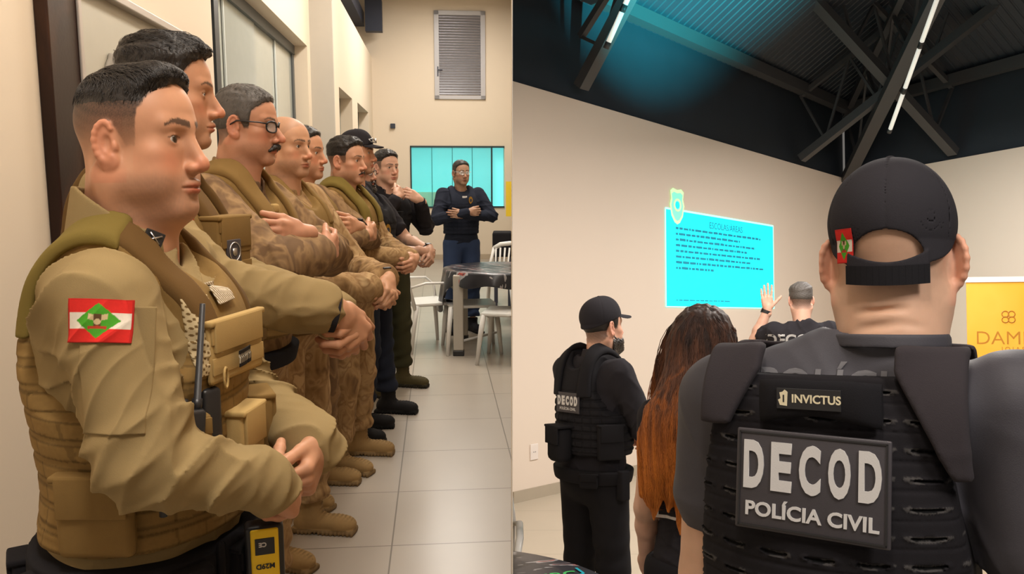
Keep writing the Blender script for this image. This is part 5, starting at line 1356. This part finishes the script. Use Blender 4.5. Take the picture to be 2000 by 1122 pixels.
words_line(sz0 + .075, sx0 + sw * .08, sx0 + sw * .55, .012)
bx, bz = sx0 + sw * .09, sz1 + .03
Mb = Matrix.Translation((bx, 0, bz)) @ Matrix.Rotation(R(90), 4, 'X')
shp = [(-.13, .17), (-.08, .20), (0, .185), (.08, .20), (.13, .17), (.115, .09), (.14, .02), (.11, -.10), (.05, -.17), (0, -.19), (-.05, -.17), (-.11, -.10), (-.14, .02), (-.115, .09)]
bm = bmesh.new(); add_prism(bm, shp, .008, .012, Mb); sh_ = bm_obj('slide_badge', bm, mat('badge_glow', srgb(190, 235, 170), .6, emit=.75), sl)
bm = bmesh.new(); add_prism(bm, [(x * .8, y * .8) for x, y in shp], .012, .013, Mb); bm_obj('badge_field', bm, mat('badge_green', srgb(120, 225, 190), .6, emit=.7), sh_)
bm = bmesh.new(); add_tube(bm, [(bx + .062 * math.cos(a / 16 * 2 * PI), -.014, bz + .02 + .062 * math.sin(a / 16 * 2 * PI)) for a in range(16)], .012, 6, closed=True); bm_obj('badge_ring', bm, MATS['badge_glow'], sh_)
bm = bmesh.new(); add_prism(bm, [(.04 * math.cos(a / 12 * 2 * PI), .02 + .04 * math.sin(a / 12 * 2 * PI)) for a in range(12)], .012, .016, Mb); bm_obj('badge_centre', bm, CY, sh_)
# wall socket
so_ = empty('wall_socket', (0, 0, 0)); so_.matrix_world = M1; tag(so_, 'white wall socket low on the projection wall behind the man in cap', 'socket')
ts = tpar(1042); bm = bmesh.new(); add_box(bm, (ts - .05, -.012, .34), (ts + .05, 0, .48), .006); bm_obj('plate', bm, mat('socket_white', srgb(225, 215, 208), .4), so_)
bm = bmesh.new()
for g in (-1, 1): add_tube(bm, [(ts + g * .011, -.014, .41), (ts + g * .011, -.011, .41)], .004, 8)
bm_obj('socket_hole', bm, DARK, so_)
# roll-up banner
bn = empty('rollup_banner', (3.05, 5.5, 0), R(-17), MR); tag(bn, 'yellow roll-up banner with brown clover logo and lettering beside the big man', 'banner')
YB = ramp_mat('banner_yellow', [(0, srgb(226, 132, 22)), (.42, srgb(236, 166, 52)), (.6, srgb(240, 178, 72)), (1, srgb(230, 142, 26))], 2.2, .5, 0, 0, None, 2, False)
GB = mat('banner_brown', srgb(176, 118, 34), .5)
box_obj('print', (0, -.006, .08), (.90, 0, 1.84), YB, bn)
box_obj('top_rail', (-.005, -.012, 1.83), (.905, .012, 1.865), mat('rail_white', srgb(230, 226, 224), .4), bn)
box_obj('base', (-.02, -.10, 0), (.92, .12, .08), STL, bn, None, .01)
fm = lambda x, z: frame_M((x, -.0065, z), (1, 0, 0), (0, 0, 1))
bm = bmesh.new()
for a in (45, 135, 225, 315):
    cx, cz = .245 + .026 * math.cos(R(a)), 1.60 + .026 * math.sin(R(a))
    add_tube(bm, [(cx + .020 * math.cos(t / 14 * 2 * PI), -.007, cz + .020 * math.sin(t / 14 * 2 * PI)) for t in range(14)], .0035, 6, closed=True)
add_tube(bm, [(.245 + .009 * math.cos(t / 10 * 2 * PI), -.007, 1.60 + .009 * math.sin(t / 10 * 2 * PI)) for t in range(10)], .003, 6, closed=True)
bm_obj('clover_logo', bm, GB, bn)
text_obj('logo_text', 'DAMMA', .125, GB, bn, fm(.275, 1.455), .0006, -.001, 1.0)
text_obj('logo_text', 'JOIAS', .040, GB, bn, fm(.27, 1.385), .0006, 0, 1, space=1.5)
text_obj('slogan_text', 'Você é', .085, GB, bn, fm(.27, 1.29), .0006)
text_obj('slogan_text', 'OURO', .095, GB, bn, fm(.29, 1.19), .0006)
# black-clothed table and white chair cut by the partition
tb2 = empty('round_table', (-.24, 2.46, 0), 0, MR); tag(tb2, 'white table under the black printed cloth in front of the man in cap', 'table')
bm = bmesh.new(); bmesh.ops.create_cone(bm, cap_ends=True, segments=64, radius1=.575, radius2=.575, depth=.03)
for v in bm.verts: v.co.z += .73
bm_obj('tabletop', bm, WHT, tb2)
bm = bmesh.new(); add_box(bm, (.27, -.04, 0), (.33, .04, .715), .01); bm_obj('leg', bm, WHT, tb2)
tc2 = mesh_obj('tablecloth', [(v[0] * 1.10, v[1] * 1.10, v[2]) for v in V], Fc, TCL, None, MR @ Matrix.Translation((-.24, 2.46, -.004)) @ Matrix.Rotation(R(200), 4, 'Z'), True)
md = tc2.modifiers.new('thick', 'SOLIDIFY'); md.thickness = .002; tag(tc2, 'black printed cloth with green and teal letters on the table before the man in cap', 'tablecloth')
clip_tree(tb2, 1); clip_tree(tc2, 1)
for tx, cc, px_, py_ in (('MBC', srgb(60, 170, 90), .145, 2.70), ('J', srgb(20, 150, 170), .225, 2.755)):
    text_obj('cloth_lettering', tx, .075, mat('ink_' + tx.lower(), cc, .4), tc2, Matrix.Rotation(R(-200), 4, 'Z') @ Matrix.Translation((px_ + .24, py_ - 2.46, .7605)) @ Matrix.Rotation(R(20), 4, 'Z'), .0005, .001)
wc = plastic_chair((-.215, 3.75, 0), R(180), 'white plastic armchair edge beside the black clothed table', None, M=MR)
clip_tree(wc, 1)
# ---------------------------------------------------------------- big man seen from behind
hb = dict(skin=(.66, .40, .27), haircol=(.25, .15, .10), neck=.070, cheek=.006, jaw=1.08, scalp=.25, fade=(-.06, -.02), wx=1.04, ear=1.12, earout=1.9, stubble=.1, hl=.07,
          creases=[((-.050, -.092, -.098), (.015, -.103, -.088), .004), ((.015, -.103, -.088), (.060, -.085, -.094), .003), ((-.045, -.086, -.075), (.035, -.098, -.068), .0025)])
b = Person('person', 'big man from behind in black cap and plate carrier reading DECOD', (.49, 1.25, 0), 56, 1.83, hb,
           dict(neck=(.060, .0, 1.52), shL=(-.160, -.01, 1.44), shR=(.235, -.01, 1.455), elL=(-.205, .02, 1.15), elR=(.272, -.01, 1.10), wrL=(-.25, .16, .95), wrR=(.24, .16, .95)), 1.0, .02, M=MR, deep=1.05, trz=(1.43, 1.522))
b.build_body(yaw=5, hh=.002, hs=1.02, hpos=(.075, .045, 1.660), hsv=(1, 1, 1.07), hands=dict(L=dict(d=(.2, .3, -1), n=(1, 0, .2), side=1, fat=1.1, h=.004), R=dict(d=(-.2, .3, -1), n=(-1, 0, .2), side=-1, fat=1.1, h=.004)), bare={'L': .45, 'R': .45})
CAPM = weave('cap_twill', (46, 44, 48), .1)
cp = cap(b, CAPM, True, .002)
capf = cap_dome(1.04, .020)
patch('flag_patch', capf, (-.058, -.088, .014), (.82, -.57, 0), (0, -.1, 1), .034, .046, flag_col, BADGE, cp, off=.0022, nx=70, ny=70, thick=.0015)
bm = bmesh.new(); pts = []
for i in range(15):
    a = R(-38 + i * 76 / 14); pts.append((math.sin(a) * .0855, -.010 - math.cos(a) * .1020, -.024 - .004 * math.cos(a * 2)))
for i in range(14):
    p, q = Vector(pts[i]), Vector(pts[i + 1]); nrm = Vector((p.x, p.y + .01, 0)).normalized() * .0022
    vs = [bm.verts.new(x) for x in (p + Vector((0, 0, -.0125)), q + Vector((0, 0, -.0125)), q + Vector((0, 0, .0125)), p + Vector((0, 0, .0125)))]
    ws = [bm.verts.new(x + nrm) for x in (p + Vector((0, 0, -.0125)), q + Vector((0, 0, -.0125)), q + Vector((0, 0, .0125)), p + Vector((0, 0, .0125)))]
    bm.faces.new(vs); bm.faces.new(ws[::-1])
    for e in range(4): bm.faces.new((vs[e], vs[(e + 1) % 4], ws[(e + 1) % 4], ws[e]))
bm_obj('closure_strap', bm, BLK, cp)
shirt(b, GREYT, {'R': -.52, 'L': -.52}, .005, .012, r=(.076, .070, .06, .05), fold=.004, seedv=31, neckcut=True, torso_fold=.6)
# ribbed neckband
k = b.k; T_ = b.HM.translation; f_ = cone((T_.x, T_.y - .050, 1.49 * k), (T_.x, T_.y - .036, 1.60 * k), .0815, .0775)
s = S(); s.u(lambda Q: np.abs(f_(Q)) - .003); s.clip(lambda Q: np.abs(Q[:, 2] - (1.540 * k - .35 * np.clip(Q[:, 1], 0, 1))) - .010, .003)
sdf_obj('neckband', s, (-.12, -.14, 1.44 * k), (.2, .16, 1.63 * k), .003, GREYT, b.root)
trousers(b, BLK, .012); boots(b, srgb(26, 25, 26), srgb(14, 14, 14), .012)
# plate carrier with laser-cut slots
LC = attr_mat('laser_cut_nylon', .9, 0, 900, .35, .12, .15, 150)
T = b.torso(.040); s = S(); s.u(T)
lim = lambda z: np.interp(z, [1.0 * k, 1.18 * k, 1.24 * k, 1.36 * k, 1.42 * k, 1.50 * k], [.19, .19, .185, .165, .150, .105])
s.clip(lambda Q: (np.abs(Q[:, 0]) - lim(Q[:, 2])) * .8, .01); s.clip(lambda Q: np.maximum(1.0 * k - Q[:, 2], Q[:, 2] - 1.492 * k), .006)
def slots(Q):
    z = (Q[:, 2] / k - 1.02) / .0365; col = np.floor(z); x = (Q[:, 0] + .014) / .062
    fz = (z - col - .5) * .0365; fx = (x - np.floor(x) - .5) * .062
    bend = .0035 * np.cos(fx / .02)
    e = np.sqrt((fx / .022) ** 4 + ((fz + bend) / .0026) ** 2)
    return e, (Q[:, 1] < -.06) & (Q[:, 2] < 1.50 * k)
def sd(Q):
    e, m_ = slots(Q); d = np.where(e < .8, -.004, np.where(e < 1.5, .0018, 0.0)) * m_
    ridge = .0016 * (np.abs(((Q[:, 2] / k - 1.02) / .0365) % 1 - .0) < .10) * m_
    return (d - ridge).astype(F) + folds(.0015, 30, 4)(Q)
s.disp.append(sd); b.vest_f = s
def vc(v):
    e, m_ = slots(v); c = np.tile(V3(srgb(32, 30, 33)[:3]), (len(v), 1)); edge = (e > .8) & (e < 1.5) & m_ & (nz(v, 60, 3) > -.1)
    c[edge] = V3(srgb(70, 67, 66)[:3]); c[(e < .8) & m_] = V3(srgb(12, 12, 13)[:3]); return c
b.vest = sdf_obj('plate_carrier', s, (-.33, -.30, 1.0 * k - .02), (.33, .30, 1.52 * k), .0028, LC, b.root, vc)
for g in (-1, 1):                                                           # wide padded shoulder flaps folded over the shoulders
    T3 = b.torso(.056); T4 = b.torso(.036); s2 = S(); s2.u(T3); s2.cut(T4, .003)
    def reg(Q, g=g):
        x = g * Q[:, 0]; t = np.clip((1.50 * k - Q[:, 2]) / .16, 0, 1) * (Q[:, 1] < 0)
        xc = .128 + .045 * t + (g > 0) * .028; w_ = .042 - .037 * t
        return np.maximum(np.abs(x - xc * b.w * .93) - w_, np.maximum((1.365 if g > 0 else 1.42) * k - Q[:, 2], Q[:, 1] - .10))
    s2.clip(reg, .008); s2.clip(lambda Q: Q[:, 2] - 1.535 * k, .010); s2.disp.append(folds(.002, 30, 5))
    sdf_obj('shoulder_flap', s2, (-.32, -.26, 1.32 * k), (.32, .16, 1.62 * k), .004, mat('plum_black_cloth', srgb(46, 40, 44), .95, bs=900, bstr=.3, var=.1), b.vest)
# drag handle
def back_pt(x, z, off): 
    y = -.30; q = lambda yy: float(s(np.array([[x, yy, z]], F))[0])
    while y < 0 and q(y) > 0: y += max(q(y) * .6, .0003)
    return Vector((x, y - off, z))
zc = 1.457 * k; bm = bmesh.new(); prev = None; Y0 = back_pt(.012, zc, .030).y
for i in range(25):
    u = -1 + i / 12; x = .012 + u * .080; hh = .024 + .006 * abs(u); c = Vector((x, Y0 + .018 * u ** 6, zc + .008 * (1 - u * u)))
    ring = [bm.verts.new(c + Vector((0, math.sin(a) * .007, math.cos(a) * hh))) for a in [j * 2 * PI / 16 for j in range(16)]]
    if prev:
        for j in range(16): bm.faces.new((prev[j], prev[(j + 1) % 16], ring[(j + 1) % 16], ring[j]))
    else: bm.faces.new(ring)
    prev = ring
bm.faces.new(prev[::-1]); hd_ = sm(bm_obj('drag_handle', bm, BLK, b.vest))
Mh = frame_M((.004, Y0 - .0068, zc + .007), (1, 0, 0), (0, 0, 1)); bm = bmesh.new(); add_box(bm, (-.042, -.014, -.002), (.042, .014, .0012), .0005)
ht = bm_obj('handle_label', bm, PLAST, hd_, Mh)
text_obj('brand_text', 'INVICTUS', .0155, mat('cream_thread', srgb(226, 214, 180), .6), ht, Matrix.Translation((.010, 0, .0014)), .0004, .0004, .95)
bm = bmesh.new(); add_prism(bm, [(-.0375, -.009), (-.028, -.010), (-.027, .009), (-.031, .012), (-.034, .009), (-.038, .008), (-.0365, .0), (-.040, -.002)], .0012, .0018)
bm_obj('brand_mark', bm, MATS['cream_thread'], ht)
bm = bmesh.new(); add_box(bm, (-.0335, -.005, .0018), (-.0315, .005, .0021)); bm_obj('keyhole', bm, PLAST, ht)
# rubber plate with the lettering
pc = back_pt(.006, 1.352 * k, .010)
Mp = frame_M(pc, (1, .0, .0), (0, .06, 1)) @ Matrix.Rotation(R(-1), 4, 'Z')
pw, ph_ = .200, .137; bm = bmesh.new(); add_box(bm, (-pw / 2, -ph_ / 2, -.006), (pw / 2, ph_ / 2, .0), .0025)
pt = sm(bm_obj('name_plate', bm, RUB, b.vest, Mp))
bm = bmesh.new()
for a, c_ in (((-pw / 2 + .004, -ph_ / 2 + .004), (pw / 2 - .004, -ph_ / 2 + .0062)), ((-pw / 2 + .004, ph_ / 2 - .0062), (pw / 2 - .004, ph_ / 2 - .004)), ((-pw / 2 + .004, -ph_ / 2 + .004), (-pw / 2 + .0062, ph_ / 2 - .004)), ((pw / 2 - .0062, -ph_ / 2 + .004), (pw / 2 - .004, ph_ / 2 - .004))):
    add_box(bm, (a[0], a[1], -.001), (c_[0], c_[1], .0014))
bm_obj('plate_border', bm, PLAST, pt)
def block_text(w_, h_, x0, y0, stroke, m, par, word, zo=.0012):
    """heavy condensed letters cut as solid shapes"""
    gap = w_ * .055; n = len(word); lw_ = (w_ - gap * (n - 1)) / n
    for i, ch in enumerate(word):
        o = text_obj('letter', ch, h_ * 1.38, m, par, None, .0012, .0040)
        xs = [v.co.x for v in o.data.vertices]; ys = [v.co.y for v in o.data.vertices]; a0, a1, c0, c1 = min(xs), max(xs), min(ys), max(ys)
        for v in o.data.vertices: v.co.x = x0 + i * (lw_ + gap) + (v.co.x - a0) / (a1 - a0) * lw_; v.co.y = y0 + (v.co.y - c0) / (c1 - c0) * h_; v.co.z += zo
block_text(.178, .066, -.089, -.013, .01, LETTER, pt, 'DECOD')
tx = text_obj('plate_text', 'POLÍCIA CIVIL', .0262, LETTER, pt, Matrix.Translation((0, -.041, .0012)), .001, .0007, 1)
xs = [v.co.x for v in tx.data.vertices]; f2 = .172 / (max(xs) - min(xs))
for v in tx.data.vertices: v.co.x *= f2
# grey print on the shirt peeping above the carrier
t_ = text_obj('shirt_print', 'POLÍCIA', .060, mat('grey_print', srgb(150, 148, 152), .7), b.root, None, .0002, .001)
for v in t_.data.vertices: v.co = Vector((v.co.x + .02, -.26, v.co.y + 1.476 * k))
P_ = np.array([v.co for v in t_.data.vertices], F); y = P_.copy()
for _ in range(60): y[:, 1] += b.shirt_f(y) * .6
for v, q in zip(t_.data.vertices, y): v.co = Vector((q[0], q[1] - .0015 - (.001 if v.co.z else 0), q[2]))
# ---------------------------------------------------------------- woman with long hair
hw = dict(skin=(.60, .36, .26), haircol=(.03, .02, .016), neck=.048, wx=.94, jaw=.9, stubble=0, scalp=0, ear=.9)
wo = Person('person', 'woman from behind with very long brown hair lightening to amber, black T-shirt, bare arms', (.57, 2.46, 0), 66, 1.62, hw,
            dict(shR=(.165, -.01, 1.44), shL=(-.165, -.01, 1.44), elL=(-.205, -.01, 1.13), elR=(.17, -.06, 1.12), wrL=(-.215, .10, .90), wrR=(.12, .02, .90)), .92, 0, M=MR, deep=.9)
wo.build_body(hh=.004, hands=dict(L=dict(d=(.3, .4, -1), n=(1, 0, .2), side=1, fat=.86), R=dict(d=(-.4, .4, -1), n=(-1, 0, .2), side=-1, fat=.86)), bare={'L': .25, 'R': .35})
shirt(wo, BLKC, {'R': -.48, 'L': -.30}, .005, .010, r=(.062, .060, .05, .05), seedv=41, torso_fold=.6, bottom=.90, neckcut=False)
trousers(wo, BLK, .010); boots(wo, srgb(26, 25, 26), srgb(14, 14, 14), .012)
def frame_col(u, v): return np.where(((np.maximum(np.abs(u), np.abs(v)) > .80))[:, None], V3(srgb(215, 212, 210)[:3]), V3(srgb(40, 38, 42)[:3]))
fb = lambda Q: wo.shirt_f(Q)
patch('shirt_print', fb, (-.065, -.16, 1.175 * wo.k), (1, 0, 0), (0, 0, 1), .13, .10, frame_col, BADGE, wo.root, off=.003, nx=60, ny=50)
HL = ramp_mat('long_hair', [(0, srgb(190, 112, 44)), (.32, srgb(160, 92, 42)), (.62, srgb(98, 62, 44)), (1, srgb(52, 38, 34))], 3, .42, 0, 0, None, 2, False)
# colour by height: dark at the crown, amber tips
m_ = HL; nt = m_.node_tree; b_ = nt.nodes['Principled BSDF']; ramp_n = [n for n in nt.nodes if n.type == 'VALTORGB'][0]
tc_ = [n for n in nt.nodes if n.type == 'TEX_COORD'][0]; noi = [n for n in nt.nodes if n.type == 'TEX_NOISE'][0]; noi.inputs['Scale'].default_value = 9
mpn = [n for n in nt.nodes if n.type == 'MAPPING'][0]; mpn.inputs['Scale'].default_value = (6, 6, .35)
sep = nt.nodes.new('ShaderNodeSeparateXYZ'); nt.links.new(tc_.outputs['Object'], sep.inputs[0])
mr = nt.nodes.new('ShaderNodeMapRange'); mr.inputs[1].default_value = 1.10; mr.inputs[2].default_value = 1.60; nt.links.new(sep.outputs[2], mr.inputs[0])
ad = nt.nodes.new('ShaderNodeMath'); ad.operation = 'MULTIPLY_ADD'; ad.inputs[1].default_value = .9; ad.inputs[2].default_value = -.45; nt.links.new(noi.outputs[0], ad.inputs[0])
a2 = nt.nodes.new('ShaderNodeMath'); a2.operation = 'ADD'; nt.links.new(ad.outputs[0], a2.inputs[0]); nt.links.new(mr.outputs[0], a2.inputs[1]); nt.links.new(a2.outputs[0], ramp_n.inputs[0])
b_.inputs['Specular IOR Level'].default_value = .25; b_.inputs['Roughness'].default_value = .6
k = wo.k; hc = wo.HM.translation; hz = hc.z
hs_ = S(); hs_.u(ell((hc.x, hc.y - .012, hz + .035), (.096, .116, .104))); hs_.u(cone((hc.x, hc.y - .035, hz - .02), (hc.x - .02, -.085, 1.44 * k), .095, .110), .04)
hs_.u(cone((-.02, -.085, 1.44 * k), (-.055, -.110, 1.30 * k), .110, .062), .04); hs_.u(cone((-.08, -.10, 1.42 * k), (-.125, -.13, 1.20 * k), .075, .026), .05); hs_.u(cone((.05, -.10, 1.42 * k), (.0, -.15, 1.18 * k), .06, .018), .05)
for x_, z_, r_ in ((-.15, 1.21, .030), (-.115, 1.13, .034), (-.075, 1.16, .036), (-.04, 1.09, .034), (-.005, 1.15, .032), (.03, 1.20, .03)): hs_.u(cone((x_ * .75 - .01, -.110, 1.38 * k), (x_, -.140, z_ * k), r_ * 1.5, .005), .02)
hs_.cut(ell((hc.x, hc.y + .085, hz - .03), (.065, .07, .10)), .01)
hs_.disp.append(lambda Q: .004 * nz(Q * V3((1, 1, .13)), 120, 3) + .0018 * nz(Q * V3((1, 1, .10)), 420, 5))
hob = sdf_obj('hair', hs_, (-.24, -.26, 1.08 * k), (.20, .14, hz + .15), .0035, HL, wo.root)
# loose strands lying over the mass
rs = np.random.RandomState(5); NS, K_ = 900, 16
fx = rs.uniform(-1, 1, NS); end = rs.uniform(1.06, 1.26, NS) * k; sway = rs.uniform(-.03, .03, NS); ph0 = rs.uniform(0, 6, NS); lay = rs.uniform(.0005, .004, NS); rows = []
for j in range(K_):
    t = j / (K_ - 1); z = hz + .13 + (end - hz - .13) * t
    x = hc.x + fx * (.09 + .045 * math.sin(t * PI)) * min(1, t * 5 + .3) * (1 - .45 * max(0, t - .6)) - .075 * t + sway * t * t + .006 * np.sin(t * 14 + ph0)
    q = np.stack([x, np.full(NS, -.30), z], 1).astype(F)
    for _ in range(30): q[:, 1] += np.minimum(hs_(q) * .8, .03)
    q[:, 1] = np.minimum(q[:, 1], .05) - lay; rr = .0014 * (1 - .75 * t)
    rows.append(np.stack([q + V3((rr, 0, 0)), q + V3((0, -rr, 0)), q + V3((-rr, 0, 0))], 1))
Vv = np.stack(rows, 1).reshape(-1, 3); q = []; base = (np.arange(NS) * K_ * 3)[:, None]
for j in range(K_ - 1):
    for e in range(3): q.append(base + np.array([[j * 3 + e, j * 3 + (e + 1) % 3, (j + 1) * 3 + (e + 1) % 3, (j + 1) * 3 + e]]))
np_obj('hair_strands', Vv.astype(F), np.concatenate(q), HL, wo.root)
# ---------------------------------------------------------------- man in cap
hc_ = dict(skin=(.60, .34, .24), haircol=(.03, .02, .017), thick=.004, side=.003, hmin=-.07, fade=(-.06, -.03), neck=.058, stubble=.7, ear=1.0)
cm = Person('person', 'bearded man in black cap and tactical vest, back turned, beside the pale wall', (.375, 3.80, 0), 38, 1.68, hc_,
            dict(elR=(.25, .10, 1.17), wrR=(.12, .32, 1.08), elL=(-.25, .10, 1.17), wrL=(-.06, .34, 1.08)), 1.0, .02, M=MR)
cm.build_body(yaw=-4, pitch=6, hh=.003, hpos=(.03, .035, 1.665), hands=dict(R=dict(d=(-.9, .2, -.1), n=(0, -1, 0), side=1), L=dict(d=(.9, .1, -.1), n=(0, -1, 0), side=-1)))
cm.hair(HAIRD, .003); beard(cm, HAIRD, .008, low=.004); cap(cm, BLKC)
shirt(cm, BLKC, {'R': .93, 'L': .93}, .005, seedv=51, fold=.008); collar(cm, BLKC, .004, .070, 1.475, 1.56, open_=False); trousers(cm, BLK, .008); boots(cm, srgb(26, 25, 26), srgb(14, 14, 14), .010)
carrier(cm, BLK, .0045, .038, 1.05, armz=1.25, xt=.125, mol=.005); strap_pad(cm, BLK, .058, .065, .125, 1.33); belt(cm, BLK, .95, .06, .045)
zp, n_ = surf(cm, cm.vest_f, 180, 1.30 * cm.k, .006)
Mq = frame_M(zp, (1, 0, 0), (0, 0, 1)); bm = bmesh.new(); add_box(bm, (-.075, -.045, -.003), (.075, .045, .003), .002); q_ = bm_obj('name_plate', bm, RUB, cm.vest, Mq)
block_text(.13, .042, -.065, -.012, .01, LETTER, q_, 'DECOD', .0040); text_obj('plate_text', 'POLÍCIA CIVIL', .017, LETTER, q_, Matrix.Translation((0, -.028, .003)), .0006, .0003)
pouch(cm, cm.vest_f, 190, 1.10, .12, .16, .08, BLK, cm.vest, 'rear_pouch', True, bev=.03)
pouch(cm, cm.vest_f, 110, 1.12, .12, .15, .03, BLK, cm.vest, 'side_pouch', True); pouch(cm, cm.belt_f, 95, .92, .05, .13, .04, BLK, cm.belt, 'holster', False); pouch(cm, cm.belt_f, 140, .94, .08, .06, .03, BLK, cm.belt, 'belt_pouch')
# ---------------------------------------------------------------- speaker beside the slide
hs3 = dict(skin=(.58, .34, .25), haircol=(.06, .05, .048), thick=.016, side=.003, hmin=.0, fade=(-.06, -.01), neck=.058, stubble=.1)
sm_ = Person('person', 'speaker in black DECOD T-shirt seen from behind, raising one hand to the projected slide', (2.09, 5.92, 0), 80, 1.86, hs3,
             dict(elL=(-.30, .10, 1.38), wrL=(-.215, .09, 1.60), elR=(.26, -.02, 1.16), wrR=(.24, .12, .95)), 1.0, M=MR)
sm_.build_body(hh=.003, hands=dict(L=dict(d=(-.05, .1, 1), n=(.2, 1, 0), side=-1, curl=(5, 8, 5), thumb=(1.0, 5), spread=9), R=dict(d=(0, .1, -1), n=(-1, 0, 0), side=1)), bare={'L': .5, 'R': .5})
sm_.hair(HAIRG, .003); shirt(sm_, BLKC, {'R': -.5, 'L': -.5}, .006, seedv=61); wristband(sm_, 'L', PLAST, .92, .031, .012)
trousers(sm_, BLK, .010); boots(sm_, srgb(26, 25, 26), srgb(14, 14, 14), .010)
t_ = text_obj('shirt_print', 'DECOD', .105, LETTER, sm_.root, None, .0002, .003)
for v in t_.data.vertices: v.co = Vector((v.co.x - .075, -.26, v.co.y + 1.385 * sm_.k))
P_ = np.array([v.co for v in t_.data.vertices], F)
for _ in range(60): P_[:, 1] += sm_.shirt_f(P_) * .6
for v, q in zip(t_.data.vertices, P_): v.co = Vector((q[0], q[1] - .003, q[2]))
